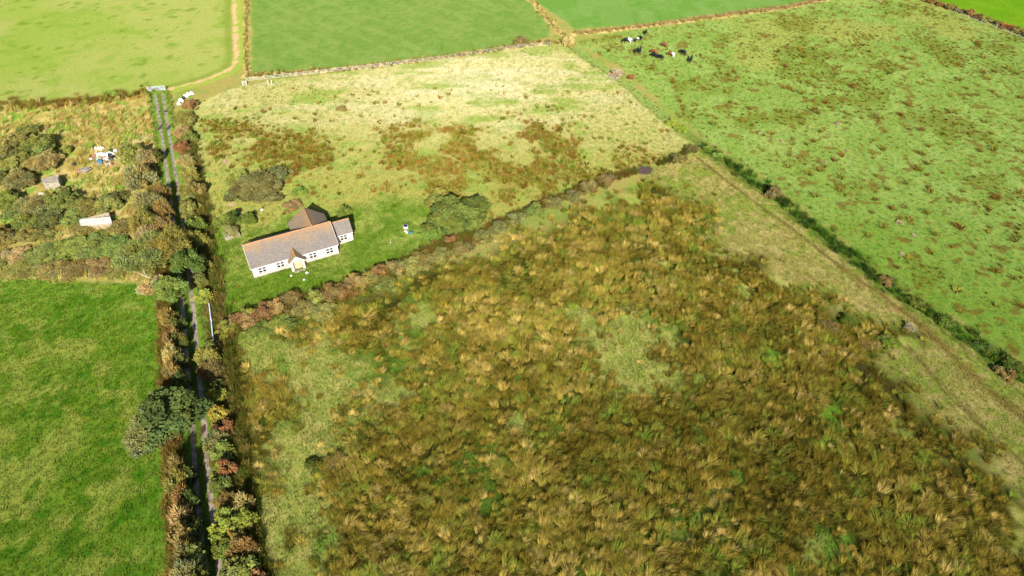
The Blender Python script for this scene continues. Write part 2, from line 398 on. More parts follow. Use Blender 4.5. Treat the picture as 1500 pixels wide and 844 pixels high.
M_BLUE = simple('blue_plastic', (.03, .18, .3), .45, .4, .2, 2, .05)
M_BLACK = simple('black_rubber', (.02, .02, .022), .7, .3, .2, 4, .1)
M_RUSTRED = simple('rust_red', (.3, .13, .1), .85, .2, .3, 4)
M_TIN = simple('pale_tin', (.52, .49, .45), .7, .3, .15, 1.6, .1, 0, col2=(.4, .36, .3))
M_CONC = simple('pale_concrete', (.3, .265, .205), .95, .1, .22, 2, .3)
M_STONE = simple('pale_stone', (.55, .5, .42), .95, .1, .2, 5, .3)
M_GREENP = simple('green_plastic', (.04, .16, .12), .5, .4, .2, 3, .05)

def roof_mat():
    m, nt, out = mat_new('slate_with_lichen'); L = nt.links.new
    tc = N(nt, 'ShaderNodeTexCoord'); b = N(nt, 'ShaderNodeBsdfPrincipled'); b.inputs['Roughness'].default_value = .85; b.inputs['Specular IOR Level'].default_value = .25
    br = N(nt, 'ShaderNodeTexBrick'); br.inputs['Scale'].default_value = 1; br.inputs['Brick Width'].default_value = .3; br.inputs['Row Height'].default_value = .2; br.inputs['Mortar Size'].default_value = .012
    br.inputs['Color1'].default_value = (.145, .126, .112, 1); br.inputs['Color2'].default_value = (.195, .17, .15, 1); br.inputs['Mortar'].default_value = (.08, .075, .075, 1)
    L(tc.outputs['Object'], br.inputs['Vector'])
    no = N(nt, 'ShaderNodeTexNoise'); no.inputs['Scale'].default_value = 2.6; no.inputs['Detail'].default_value = 8; no.inputs['Roughness'].default_value = .72; L(tc.outputs['Object'], no.inputs['Vector'])
    n2 = N(nt, 'ShaderNodeTexNoise'); n2.inputs['Scale'].default_value = .45; n2.inputs['Detail'].default_value = 3; L(tc.outputs['Object'], n2.inputs['Vector'])
    at = N(nt, 'ShaderNodeAttribute'); at.attribute_name = 'lichen'
    s1 = N(nt, 'ShaderNodeMath', operation='MULTIPLY_ADD'); L(n2.outputs['Fac'], s1.inputs[0]); s1.inputs[1].default_value = .55; L(no.outputs['Fac'], s1.inputs[2])
    s2 = N(nt, 'ShaderNodeMath', operation='MULTIPLY_ADD'); L(at.outputs['Fac'], s2.inputs[0]); s2.inputs[1].default_value = .42; L(s1.outputs[0], s2.inputs[2])
    mr = N(nt, 'ShaderNodeMapRange'); mr.inputs['From Min'].default_value = .86; mr.inputs['From Max'].default_value = 1.18; mr.inputs['To Max'].default_value = .85; L(s2.outputs[0], mr.inputs['Value'])
    mx = N(nt, 'ShaderNodeMix', data_type='RGBA'); mx.inputs['B'].default_value = (.27, .165, .075, 1); L(br.outputs['Color'], mx.inputs['A']); L(mr.outputs['Result'], mx.inputs['Factor'])
    L(mx.outputs['Result'], b.inputs['Base Color'])
    bp = N(nt, 'ShaderNodeBump'); bp.inputs['Strength'].default_value = .4; bp.inputs['Distance'].default_value = .02; L(br.outputs['Fac'], bp.inputs['Height']); bp.invert = True
    L(bp.outputs['Normal'], b.inputs['Normal']); L(b.outputs['BSDF'], out.inputs['Surface']); return m
M_SLATE = roof_mat()

# ------------------------------------------------------------------ terrain
def axis(parts):
    out = []
    for a, b, s in parts: out.append(np.arange(a, b, s))
    return np.concatenate(out + [np.array([parts[-1][1]])])
xs = axis([(-260, -130, .8), (-130, -75, .45), (-75, 75, .3), (75, 110, .45), (110, 260, .8)])
ys = axis([(18, 62, .24), (62, 115, .3), (115, 170, .42), (170, 290, .7)])
GX, GY = np.meshgrid(xs, ys)
MK = masks(GX, GY)
ALB = ground_albedo(GX, GY, MK)
GZ = ground_z(GX, GY)
nx, ny = len(xs), len(ys)
cx = (GX[:-1, :-1] + GX[1:, 1:]) / 2; cy = (GY[:-1, :-1] + GY[1:, 1:]) / 2
reg = np.zeros(cx.shape, int)
order = [('yard', 1), ('f1', 2), ('f2', 3), ('f3', 4), ('f5', 5), ('f4', 6), ('pad', 7), ('strip', 8), ('mar', 9), ('left', 10)]
for k, i in order:
    reg[(MK[k][:-1, :-1] > .5)] = i
V = np.stack([GX, GY, GZ], -1).reshape(-1, 3); A = ALB.reshape(-1, 3)
ii = (np.arange(ny - 1)[:, None] * nx + np.arange(nx - 1)[None, :])
QUAD = np.stack([ii, ii + 1, ii + nx + 1, ii + nx], -1)
info = {0: ('ground', 'grassy banks, verges and house plot between the fields'),
        1: ('ground', 'rough straw and green ground of the overgrown yard west of the lane'),
        2: ('field', 'smooth yellow green mown field beyond the lane gate'),
        3: ('field', 'even mid green field behind the wire fence'),
        4: ('field', 'bright green field beside the dry grass bank behind the cattle'),
        5: ('field', 'vivid green field beyond the dark hedge'),
        6: ('pasture', 'green cattle pasture dotted with rush tussocks'),
        7: ('paddock', 'bleached straw coloured paddock around the white bungalow'),
        8: ('verge', 'dry mown strip with wheel marks beside the ditch'),
        9: ('marsh_ground', 'boggy brown ground under the rushes in front of the bungalow'),
        10: ('field', 'deep green grazed field west of the lane')}
for i, (nm, lab) in info.items():
    q = QUAD[reg == i]
    used = np.unique(q); rm = np.zeros(len(V), np.int32); rm[used] = np.arange(len(used))
    me = np_mesh(nm, V[used], rm[q], M_GROUND, A[used], smooth=True)
    tag(obj(nm, me), lab, nm.replace('_', ' '), kind='structure')
# far land below and around, to the horizon
xs2 = np.array([-6000., -1500, -259.5, 259.5, 1500, 6000]); ys2 = np.array([-6000., -1500, 18.2, 289.5, 1500, 8000])
m2 = MB()
for i in range(5):
    for j in range(5):
        if (i, j) == (2, 2): continue
        m2.add([(xs2[i], ys2[j], -.05), (xs2[i + 1], ys2[j], -.05), (xs2[i + 1], ys2[j + 1], -.05), (xs2[i], ys2[j + 1], -.05)], [(0, 1, 2, 3)])
M_LAND = simple('far_land', tuple(pc(130, 160, 65)), .95, .1, .3, .03, 0)
tag(m2.build('land', M_LAND), 'plain green farmland running out to the horizon', 'land', kind='structure')

# ------------------------------------------------------------------ lane wheel tracks
def resample(P, step):
    P = np.asarray(P); seg = np.hypot(*np.diff(P, axis=0).T); s = np.r_[0, np.cumsum(seg)]
    t = np.arange(0, s[-1], step)
    return np.stack([np.interp(t, s, P[:, 0]), np.interp(t, s, P[:, 1])], 1)
def smoothp(P, step=.5, k=9):
    R = resample(P, step)
    pad = np.r_[np.repeat(R[:1], k, 0), R, np.repeat(R[-1:], k, 0)]
    ker = np.ones(2 * k + 1) / (2 * k + 1)
    return np.stack([np.convolve(pad[:, i], ker, 'valid') for i in range(2)], 1)
LANE_S = smoothp(LANE)
tn = np.gradient(LANE_S, axis=0); tn /= np.hypot(*tn.T)[:, None]; nr = np.stack([-tn[:, 1], tn[:, 0]], 1)   # lane runs towards the camera: nr points to the photo's right
def rut(off, hw, seed, lab):
    v = []; f = []
    c = LANE_S + nr * off
    for i in range(len(c)):
        wl = hw * (.75 + .5 * float(vn(np.array([i * .5]), np.array([1.]), 1.3, seed)[0])); wr = hw * (.75 + .5 * float(vn(np.array([i * .5]), np.array([9.]), 1.3, seed)[0]))
        for s in (-wl, -wl * .4, wr * .4, wr):
            p = c[i] + nr[i] * s
            v.append((p[0], p[1], .016 - (.012 if abs(s) == wl or abs(s) == wr else 0)))
    for i in range(len(c) - 1):
        for k in range(3): f.append((i * 4 + k, i * 4 + k + 1, i * 4 + k + 5, i * 4 + k + 4))
    m = MB(); m.add(v, f)
    tag(m.build('wheel_track', M_GRAVEL, smooth=True), lab, 'track', kind='structure')
rut(-.8, .33, 3, 'shaded stony wheel track of the lane nearer the west hedge')
rut(.8, .33, 4, 'sunlit stony wheel track of the lane nearer the bungalow')
M_WATER = simple('puddle_water', (.02, .022, .025), .03, .8, .1, 1, 0)
M_MUD = simple('wet_mud', (.075, .045, .035), .35, .5, .3, 3, .2)
def puddle(x, y, rx, ry, lab, mat=None, nm='puddle'):
    gx, gy = G(x, y); m = MB(); n = 20
    v = [(gx + rx * math.cos(a) * (1 + .25 * math.sin(3 * a + x)), gy + ry * math.sin(a) * (1 + .2 * math.cos(2 * a + y)), .026) for a in [k * 2 * math.pi / n for k in range(n)]]
    m.add(v, [tuple(range(n))]); tag(m.build(nm, mat or M_WATER), lab, nm.replace('_', ' '), kind='structure')
puddle(249.5, 270, .16, .3, 'tiny bright puddle in the shaded wheel track'); puddle(251, 290, .14, .25, 'small puddle below the tiny bright one')
puddle(253.3, 303, .24, .45, 'oval puddle reflecting the sky in the shaded wheel track'); puddle(255, 315, .26, .4, 'lowest puddle reflecting the sky above the grey willow')
puddle(235, 163, .42, .8, 'dark mud in the left wheel track below the gate', M_MUD, 'mud_patch'); puddle(243.5, 163, .42, .7, 'dark mud in the right wheel track below the gate', M_MUD, 'mud_patch')
puddle(296, 632, .35, 1.1, 'long wet mud patch under the dark oak', M_MUD, 'mud_patch'); puddle(287, 697, .4, 1.6, 'black mud hollow below the dark oak', M_MUD, 'mud_patch')
puddle(248, 186, .38, 1.5, 'long brown wet patch in the right wheel track', M_MUD, 'mud_patch'); puddle(235.5, 186, .38, 1.5, 'long brown wet patch in the left wheel track', M_MUD, 'mud_patch')

# ------------------------------------------------------------------ grass and rush tussock meshes
def tussock(name, seed, n, ln, wd, lean, spread, rad, mat, tipw=.35):
    r = np.random.RandomState(seed); V = []; Q = []; C = []
    for b in range(n):
        a = r.rand() * 2 * math.pi; rr = rad * math.sqrt(r.rand())
        bx, by = rr * math.cos(a), rr * math.sin(a)
        d = np.array([math.cos(a) * spread + lean + r.randn() * .2, math.sin(a) * spread + r.randn() * .2])
        l = ln * (.6 + .6 * r.rand()); fl = min(1.25, np.hypot(*d)); d = d / (np.hypot(*d) + 1e-6)
        ang0 = fl * .5; ang1 = fl * 1.25 + .15
        s = np.array([-d[1], d[0]]); th = r.rand() * math.pi
        w = wd * (.7 + .6 * r.rand()); p = np.array([bx, by, -.05]); base = len(V)
        kk = r.rand()
        col = np.array([1, 1, 1]) * (.75 + .5 * r.rand())
        if kk < .2: col = col * np.array([1.3, 1.25, 1.25])
        elif kk < .36: col = col * np.array([.72, .9, .62])
        K_ = 3
        for k in range(K_ + 1):
            t = k / K_; an = ang0 + (ang1 - ang0) * t
            hw = w * (1, 1.1, .85, tipw)[k] / 2
            sx, sy = s * hw * math.cos(th); szz = hw * math.sin(th) * .6
            V.append((p[0] - sx, p[1] - sy, p[2] - szz)); V.append((p[0] + sx, p[1] + sy, p[2] + szz)); C += [col, col]
            if k < K_:
                st = l / K_
                p = p + np.array([d[0] * math.sin(an) * st, d[1] * math.sin(an) * st, math.cos(an) * st])
                Q.append((base + 2 * k, base + 2 * k + 1, base + 2 * k + 3, base + 2 * k + 2))
    return np_mesh(name, V, Q, mat, C)
def proto_col(name, meshes):
    c = bpy.data.collections.new(name)
    for i, me in enumerate(meshes):
        o = bpy.data.objects.new('%s_%02d' % (name, i), me); c.objects.link(o)
    return c
PR_RUSH = proto_col('rush_kinds', [tussock('rush', 100 + i, 150, .92, .034, .38 + .16 * (i % 3), .85, .46, M_BLADE, .15) for i in range(7)] + [tussock('rush', 150 + i, 110, 1.05, .034, .8, .5, .4, M_BLADE, .15) for i in range(5)])
PR_CLUMP = proto_col('clump_kinds', [tussock('clump', 200 + i, 34, .55, .06, .3, .6, .26, M_BLADE) for i in range(5)])
PR_TUFT = proto_col('tuft_kinds', [tussock('tuft', 300 + i, 16, .24, .05, .3, .7, .26, M_BLADE) for i in range(5)])
PR_TALL = proto_col('tall_kinds', [tussock('tall', 400 + i, 40, 1.2, .06, .35, .3, .45, M_BLADE) for i in range(5)])

def scatter(name, coll, P, rot, scl, tint, lab, cat):
    n = len(P); me = bpy.data.meshes.new(name); me.vertices.add(n)
    z = ground_z(P[:, 0], P[:, 1]); co = np.column_stack([P, z]).astype(np.float32)
    me.vertices.foreach_set('co', co.ravel())
    r = np.random.RandomState(len(P))
    a = me.attributes.new('rot', 'FLOAT_VECTOR', 'POINT'); rv = np.zeros((n, 3), np.float32); rv[:, 2] = rot; rv[:, :2] = r.randn(n, 2) * .06; a.data.foreach_set('vector', rv.ravel())
    a = me.attributes.new('scl', 'FLOAT', 'POINT'); a.data.foreach_set('value', scl.astype(np.float32))
    a = me.attributes.new('idx', 'INT', 'POINT'); a.data.foreach_set('value', r.randint(0, len(coll.objects), n).astype(np.int32))
    a = me.attributes.new('tint', 'FLOAT_COLOR', 'POINT'); tv = np.ones((n, 4), np.float32); tv[:, :3] = tint; a.data.foreach_set('color', tv.ravel())
    o = obj(name, me)
    ng = bpy.data.node_groups.new(name, 'GeometryNodeTree'); ng.is_modifier = True
    ng.interface.new_socket('Geometry', in_out='INPUT', socket_type='NodeSocketGeometry'); ng.interface.new_socket('Geometry', in_out='OUTPUT', socket_type='NodeSocketGeometry')
    gi = ng.nodes.new('NodeGroupInput'); go = ng.nodes.new('NodeGroupOutput'); L = ng.links.new
    ci = ng.nodes.new('GeometryNodeCollectionInfo'); ci.inputs['Collection'].default_value = coll; ci.inputs['Separate Children'].default_value = True; ci.inputs['Reset Children'].default_value = True
    ip = ng.nodes.new('GeometryNodeInstanceOnPoints'); ip.inputs['Pick Instance'].default_value = True
    def na(nm, ty):
        x = ng.nodes.new('GeometryNodeInputNamedAttribute'); x.data_type = ty; x.inputs['Name'].default_value = nm
        return [s for s in x.outputs if s.name == 'Attribute' and s.enabled][0]
    L(gi.outputs[0], ip.inputs['Points']); L(ci.outputs[0], ip.inputs['Instance']); L(na('idx', 'INT'), ip.inputs['Instance Index'])
    L(na('rot', 'FLOAT_VECTOR'), ip.inputs['Rotation']); L(na('scl', 'FLOAT'), ip.inputs['Scale']); L(ip.outputs[0], go.inputs[0])
    md = o.modifiers.new('scatter', 'NODES'); md.node_group = ng
    tag(o, lab, cat, kind='stuff'); return o

def jgrid(x0, x1, y0, y1, step, seed):
    r = np.random.RandomState(seed)
    X, Y = np.meshgrid(np.arange(x0, x1, step), np.arange(y0, y1, step))
    X = X.ravel() + (r.rand(X.size) - .5) * step * 1.3; Y = Y.ravel() + (r.rand(Y.size) - .5) * step * 1.3
    k = np.abs(X) < (Y * .83 + 34) ; X = X[k]; Y = Y[k]
    return X, Y, r
def pickc(r, n, cols, wts):
    wts = np.asarray(wts, float)
    if wts.ndim == 1: wts = np.tile(wts, (n, 1))
    wts = wts / wts.sum(1, keepdims=True); cs = np.cumsum(wts, 1); u = r.rand(n, 1)
    return np.asarray(cols)[(u > cs).sum(1).clip(0, len(cols) - 1)]
STRAW = pc(214, 188, 114) * 1.25; TANB = pc(190, 165, 84) * 1.3; BROWN = pc(149, 129, 50) * 1.3; DARK = pc(110, 98, 30) * 1.3; OLIVE = pc(148, 146, 58) * 1.3; GRN = pc(124, 150, 54) * 1.25

# marsh rushes
X, Y, r = jgrid(-62, 100, 30, 132, .86, 1)
M = masks(X, Y)
wz = fbm(X, Y, 6, 43, 3) - .5
dens = np.clip(ss(3.5, -5, sdp(X, Y, P_MAR) + wz * 16), M['mar'] * .3, 1) * (1 - np.clip(M['csoft'] * 1.02, 0, .97)) * (1 - .75 * M['gsp']) * (pld(X, Y, LANE) > 5)
k = r.rand(len(X)) < dens * .97
k0 = k
X, Y = X[k], Y[k]; z = marsh_zone(X, Y); n = len(X)
gn = ss(.52, .66, fbm(X, Y, 5, 131, 2))
st = ss(.42, .62, fbm(X, Y, 2.2, 137, 2))
wt = np.stack([.03 + .55 * z ** 1.5 * st, .15 + .55 * z * (.4 + st), .5 * (1 - z) + .25, .6 * (1 - z) ** 1.3 + .25 * (1 - st), .28 + .35 * gn, .07 + .5 * gn], 1)
tint = pickc(r, n, [STRAW, TANB, BROWN, DARK, OLIVE, GRN], wt); tint = (.72 * tint + .28 * pc(156, 144, 64) * 1.3 * (.7 + .5 * z)[:, None]) * (.76 + .78 * r.rand(n, 1)) * (1 + .12 * ss(58, 80, Y))[:, None]
rot = (fbm(X, Y, 7, 141, 2) - .5) * 5 + .5 + r.randn(n) * .55
scatter('rushes', PR_RUSH, np.column_stack([X, Y]), rot, (.7 + .65 * r.rand(n) ** 1.3) * (.65 + .35 * dens[k0]), tint, 'windblown straw and brown rushes covering the wet meadow below the bungalow', 'rushes')

# rush patches in the paddock, hedge edge, scrub
X, Y, r = jgrid(-75, 60, 75, 160, .62, 2)
M = masks(X, Y)
k = r.rand(len(X)) < np.clip(M['rush_pad'] * M['pad'] * .75 + .015 * M['pad'], 0, 1) * (1 - .9 * M['lawn'])
X, Y = X[k], Y[k]; n = len(X)
tint = pickc(r, n, [BROWN, OLIVE, DARK, pc(176, 128, 60), GRN], [.5, .4, .3, .25, .15]) * (.85 + .5 * r.rand(n, 1))
scatter('rushes', PR_CLUMP, np.column_stack([X, Y]), r.rand(n) * 6.28, .7 + .9 * r.rand(n) ** 1.5, tint, 'brown rush patches growing through the pale paddock behind the bungalow', 'rushes')

# cattle pasture: small low clumps too many to count
X, Y, r = jgrid(10, 190, 60, 225, 1.25, 3)
M = masks(X, Y); pch = fbm(X, Y, 9, 55, 4) + .10 * spots(X, Y, [(1200, 100, 22), (1330, 70, 22), (1440, 90, 24), (1490, 330, 16), (1250, 110, 20)])
k = (r.rand(len(X)) < (.05 + .7 * ss(.54, .68, pch)) * M['f4']) & (np.abs(X) < Y * .9 + 12)
X, Y = X[k], Y[k]; n = len(X)
tint = pickc(r, n, [BROWN, DARK, OLIVE, pc(170, 120, 56)], [.45, .4, .25, .25]) * (.75 + .4 * r.rand(n, 1))
scatter('low_rushes', PR_CLUMP, np.column_stack([X, Y]), r.rand(n) * 6.28, .4 + .5 * r.rand(n), tint, 'low olive rush growth thickening in patches over the cattle pasture', 'rushes')

# short grass tufts that roughen every sward
def tufts(nm, box, step, key, p, cols, wts, s0, s1, lab, seed, coll=None, extra=None):
    X, Y, r = jgrid(*box, step, seed); M = masks(X, Y)
    pr = M[key] * p
    if extra is not None: pr = pr * extra(X, Y, M)
    k = r.rand(len(X)) < pr
    X, Y = X[k], Y[k]; n = len(X); MM = {kk: v[k] for kk, v in M.items()}
    base = ground_albedo(X, Y, MM)
    tint = base * (.85 + .45 * r.rand(n, 1)) * .6 + .4 * pickc(r, n, cols, wts)
    scatter(nm, coll or PR_TUFT, np.column_stack([X, Y]), r.rand(n) * 6.28, s0 + (s1 - s0) * r.rand(n), tint, lab, 'grass')
tufts('grass', (-112, -28, 32, 98), .48, 'left', .9, [pc(108, 142, 40), pc(144, 160, 64), pc(86, 120, 28)], [.4, .3, .3], .7, 1.5, 'short deep green sward of the grazed field west of the lane', 11)
tufts('grass', (-60, 0, 76, 118), .55, 'lawn', .9, [pc(120, 156, 46), pc(160, 180, 80), pc(96, 138, 34)], [.4, .3, .3], .8, 1.7, 'unmown green grass around the white bungalow', 12)
tufts('grass', (12, 110, 34, 135), .5, 'strip', .85, [pc(190, 178, 100), pc(150, 168, 70), pc(214, 196, 130)], [.4, .3, .3], .7, 1.5, 'dry bent grass on the strip beside the ditch', 13, extra=lambda X, Y, M: 1 - M['mar'])
tufts('grass', (-72, 55, 90, 185), .8, 'pad', .8, [pc(204, 196, 112), pc(216, 206, 130), pc(160, 180, 82)], [.35, .25, .4], .9, 1.8, 'bleached tufted grass of the paddock behind the bungalow', 14)
tufts('grass', (8, 190, 50, 215), .85, 'f4', .85, [pc(146, 176, 80), pc(138, 170, 70), pc(156, 178, 86)], [.4, .35, .25], .7, 1.4, 'tufted green grass of the cattle pasture', 15)
tufts('grass', (-55, 40, 30, 92), .5, 'mar', .8, [pc(186, 182, 104), pc(158, 170, 78), pc(124, 156, 56)], [.4, .35, .25], .9, 2.0, 'pale green grass in clearings among the rushes', 16, extra=lambda X, Y, M: np.clip(M['clear'] + M['gsp'], 0, 1))
# tall straw grass in the yard and on the banks
X, Y, r = jgrid(-130, -42, 84, 160, .95, 21); M = masks(X, Y)
k = r.rand(len(X)) < M['yard'] * (.25 + .6 * ss(.42, .6, fbm(X, Y, 8, 151, 2)))
k &= pld(X, Y, LANE) > 2.6
X, Y = X[k], Y[k]; n = len(X)
tint = pickc(r, n, [pc(218, 200, 126), pc(196, 178, 98), pc(160, 176, 78), pc(164, 140, 70)], [.35, .25, .35, .12]) * 1.5 * (.85 + .3 * r.rand(n, 1))
scatter('tall_grass', PR_TALL, np.column_stack([X, Y]), r.rand(n) * 6.28, .5 + .5 * r.rand(n), tint, 'tall straw coloured grass of the overgrown yard', 'grass')
def along(P, step, w, seed):
    R = resample(P, step); r = np.random.RandomState(seed)
    return R + r.randn(len(R), 2) * w, r
def bankgrass(P, step, w, cols, s0, s1, lab, seed, coll=PR_TALL, nm_=None):
    Q, r = along(P, step, w, seed); n = len(Q)
    scatter(nm_ or 'bank_grass', coll, Q, r.rand(n) * 6.28, s0 + (s1 - s0) * r.rand(n), pickc(r, n, cols, [1 / len(cols)] * len(cols)) * (.85 + .35 * r.rand(n, 1)), lab, 'grass')
bankgrass(F2_EDGE, .18, .7, [pc(222, 192, 130), pc(196, 160, 92), pc(150, 120, 60), pc(150, 160, 76)], .4, .8, 'dry straw grass along the wire fence', 31)
bankgrass(F3_EDGE, .16, .6, [pc(232, 204, 146), pc(216, 180, 120), pc(190, 160, 90)], .45, .8, 'tall dry grass bank behind the cattle', 32)
bankgrass(DITCH[4:], .22, .9, [pc(70, 104, 40), pc(96, 136, 44), pc(56, 84, 44), pc(120, 130, 50)], .5, 1.0, 'dark green reeds growing in the ditch', 33)
bankgrass(DITCH[:5], .3, .9, [pc(150, 168, 88), pc(136, 158, 74), pc(166, 164, 92)], .3, .6, 'pale green water grass in the upper ditch', 34, PR_CLUMP)
bankgrass(HEDGE_E, .1, .6, [pc(134, 124, 54), pc(140, 118, 56), pc(112, 126, 48), pc(150, 98, 50)],   .5, 1.0, 'brown rank growth along the low hedge beyond the round bush', 35, PR_TALL, 'undergrowth')
bankgrass(F1_EDGE, .16, 1.3, [pc(150, 112, 46), pc(176, 140, 66), pc(120, 120, 50), pc(200, 170, 100)], .5, .95, 'brown reeds along the edge of the mown field', 36)
bankgrass(BANK2, .25, .35, [pc(220, 186, 120), pc(200, 170, 100), pc(140, 150, 70)], .35, .6, 'dry grass line beside the far farm track', 37)
bankgrass(DIAG3, .3, .6, [pc(220, 190, 130), pc(170, 170, 90)], .4, .7, 'dry grass line between two far green fields', 38)
for off, nm, sd in ((-2.2, 'west', 39), (2.2, 'east', 40)):
    bankgrass(LANE_S + nr * off, .2, .35, [pc(150, 178, 76), pc(176, 180, 86), pc(120, 150, 56), pc(206, 190, 116)], .25, .55, 'rank verge grass on the %s side of the lane' % nm, sd)
bankgrass(LANE_S, .1, .2, [pc(120, 158, 54), pc(140, 166, 66), pc(164, 168, 84)], .6, 1.2, 'green grass ridge between the two wheel tracks', 41, PR_TUFT)

bankgrass(LANE_S[90:] + nr[90:] * -3.5, .06, .5, [pc(170, 130, 72), pc(150, 130, 60), pc(120, 124, 52), pc(180, 140, 84)], .6, 1.3, 'rank brown growth filling the west lane hedge', 42, PR_TALL, 'undergrowth')
bankgrass(LANE_S[50:] + nr[50:] * 4.3, .07, .8, [pc(150, 130, 66), pc(120, 136, 54), pc(110, 124, 48), pc(176, 150, 84)], .5, 1.1, 'rank olive growth filling the east lane hedge', 43, PR_TALL, 'undergrowth')
bankgrass(LANE_S[185:] + nr[185:] * 5.8, .12, .35, [pc(96, 110, 40), pc(116, 112, 46), pc(80, 98, 34), pc(140, 126, 56)], .45, .9, 'rank growth tinted as shade in the ditch on the marsh side of the lane hedge', 45, PR_TALL, 'undergrowth')  # dark tints stand in for the shadow band beside the hedge
bankgrass(HEDGE_S, .05, 1.0, [pc(150, 120, 60), pc(120, 130, 50), pc(140, 100, 56), pc(110, 124, 44)], .6, 1.2, 'rank brown growth filling the hedge in front of the bungalow', 44, PR_TALL, 'undergrowth')
bankgrass(HEDGE_T, .12, .4, [pc(110, 104, 40), pc(92, 106, 38), pc(124, 108, 52)], .45, .8, 'dark growth at the ditch end of the hedge', 46, PR_TALL, 'undergrowth')
# individually countable tussocks of the cattle pasture, the largest ones
TUS = [tussock('rush_tussock', 500 + i, 40, .75, .07, .3, .65, .32, M_BLADE_O) for i in range(5)]
X, Y, r = jgrid(14, 170, 62, 190, 4.3, 51); M = masks(X, Y)
PXd = Y * cT + H * sT
px = 750 + F * X / PXd; py = 422 - F * (Y * sT - H * cT) / PXd
k = (M['f4'] > .9) & (px < 1495) & (py > 55) & (r.rand(len(X)) < .45) & (pld(X, Y, DITCH) > 4) & (np.hypot(px - 965, py - 65) > 45)
X, Y = X[k], Y[k]; near = np.argsort(Y)[:230]
for i in near:
    o = obj('rush_tussock', TUS[i % 5]); o.location = (X[i], Y[i], gz(X[i], Y[i])); o.rotation_euler = (0, 0, r.rand() * 6.28)
    s = .8 + r.rand() * 1.0; o.scale = (s, s, s * .9)
    c = [BROWN, OLIVE, DARK * 1.3, pc(150, 108, 50)][r.randint(4)] * (.9 + .4 * r.rand()); o['tint'] = [float(q) for q in c]
    tag(o, 'brown green rush tussock standing alone in the grazed cattle pasture', 'tussock', 'rush tussocks dotted over the cattle pasture')

# ------------------------------------------------------------------ shrubs and trees
LEAF = {}
def foliage(style, cls, seed):
    key = (style, cls, seed)
    if key in LEAF: return LEAF[key]
    R, n, lf = {'S': (1.0, 1500, .15), 'M': (2.0, 4200, .19), 'L': (4.0, 11000, .27)}[cls]
    r = np.random.RandomState(seed * 7 + len(style) + {'S': 1, 'M': 2, 'L': 3}[cls])
    nl = {'S': 14, 'M': 30, 'L': 70}[cls]
    d = r.randn(nl, 3); d /= np.linalg.norm(d, axis=1)[:, None]; d[:, 2] = np.abs(d[:, 2]) * 1.15 - .22
    rad = (.45 + .4 * r.rand(nl)) * (1 + .18 * np.sin(3 * np.arctan2(d[:, 1], d[:, 0]) + seed))
    cen = d * rad[:, None] * R; cen[:, 2] = cen[:, 2] * .95 + .9 * R * .55
    lr = R * {'S': .34, 'M': .27, 'L': .2}[cls] * (.7 + .7 * r.rand(nl)); lv = .72 + .56 * r.rand(nl)
    lh = r.rand(nl)
    w = lr ** 2; li = r.choice(nl, n, p=w / w.sum())
    dd = r.randn(n, 3); dd[:, 2] += .45; dd += d[li] * .5; dd /= np.linalg.norm(dd, axis=1)[:, None]
    tw = style == 'twiggy'
    p = cen[li] + dd * (lr[li] * (.5 + .55 * r.rand(n) + .5 * (r.rand(n) < .12) * r.rand(n)))[:, None]
    p[:, 2] = np.maximum(p[:, 2], .06 + .1 * r.rand(n))
    nv = dd * .7 + r.randn(n, 3) * .55; nv /= np.linalg.norm(nv, axis=1)[:, None]
    t1 = np.cross(nv, r.randn(n, 3)); t1 /= np.linalg.norm(t1, axis=1)[:, None]
    if tw:
        t1 = dd + np.array([0, 0, .5]) + r.randn(n, 3) * .45; t1 /= np.linalg.norm(t1, axis=1)[:, None]
        nv = np.cross(t1, r.randn(n, 3)); nv /= np.linalg.norm(nv, axis=1)[:, None]
    t2 = np.cross(nv, t1)
    a = lf * (.6 + .8 * r.rand(n)); b = a * (.55 + .3 * r.rand(n))
    if tw:
        fine = r.rand(n) < .6
        a = np.where(fine, a * 2.3, a); b = np.where(fine, a * .085, b)
    V = np.stack([p - t1 * a[:, None], p + t2 * b[:, None] - t1 * (a * .1)[:, None], p + t1 * a[:, None], p - t2 * b[:, None] - t1 * (a * .1)[:, None]], 1).reshape(-1, 3)
    Q = np.arange(4 * n).reshape(n, 4)
    v = (lv[li] * (.7 + .6 * r.rand(n)))
    c = np.stack([v * (1 + .25 * (lh[li] - .5)), v, v * (1 - .3 * (lh[li] - .5))], 1)
    if tw: c = np.where(fine[:, None], c * np.array([1.14, 1.12, 1.0]), c)
    LEAF[key] = (np_mesh(style + '_foliage', V, Q, M_LEAF, np.repeat(c, 4, 0)), R)
    return LEAF[key]
STEM = {}
def stems(R, H_, seed, tree):
    key = (round(R), round(H_), seed % 3, tree)
    if key in STEM: return STEM[key]
    rr = random.Random(seed); m = MB()
    if tree:
        h0 = H_ * .32; tr = .055 * H_ * .75
        m.tube([(0, 0, -.2), (.05, .02, h0 * .5), (.1, -.05, h0), (.15, 0, H_ * .55)], [tr * 1.3, tr, tr * .85, tr * .4], 9)
        for k in range(9):
            a = k * 2.4 + rr.random(); e = rr.uniform(.55, .95); b = h0 * rr.uniform(.7, 1.35)
            x, y = math.cos(a) * R, math.sin(a) * R
            m.tube([(.1, 0, b), (x * .3 * e, y * .3 * e, b + H_ * .2), (x * .62 * e, y * .62 * e, b + H_ * .33), (x * .9 * e, y * .9 * e, min(H_ * .9, b + H_ * .5))], [tr * .5, tr * .36, tr * .2, .02], 6)
    else:
        for k in range(6):
            a = k * 1.1 + rr.random(); x, y = math.cos(a) * R, math.sin(a) * R
            m.tube([(x * .05, y * .05, -.1), (x * .25, y * .25, H_ * .35), (x * .55, y * .55, H_ * .75)], [.05 + .02 * R, .03 + .012 * R, .012], 6)
    STEM[key] = m.mesh('stem', M_BARK, True); return STEM[key]
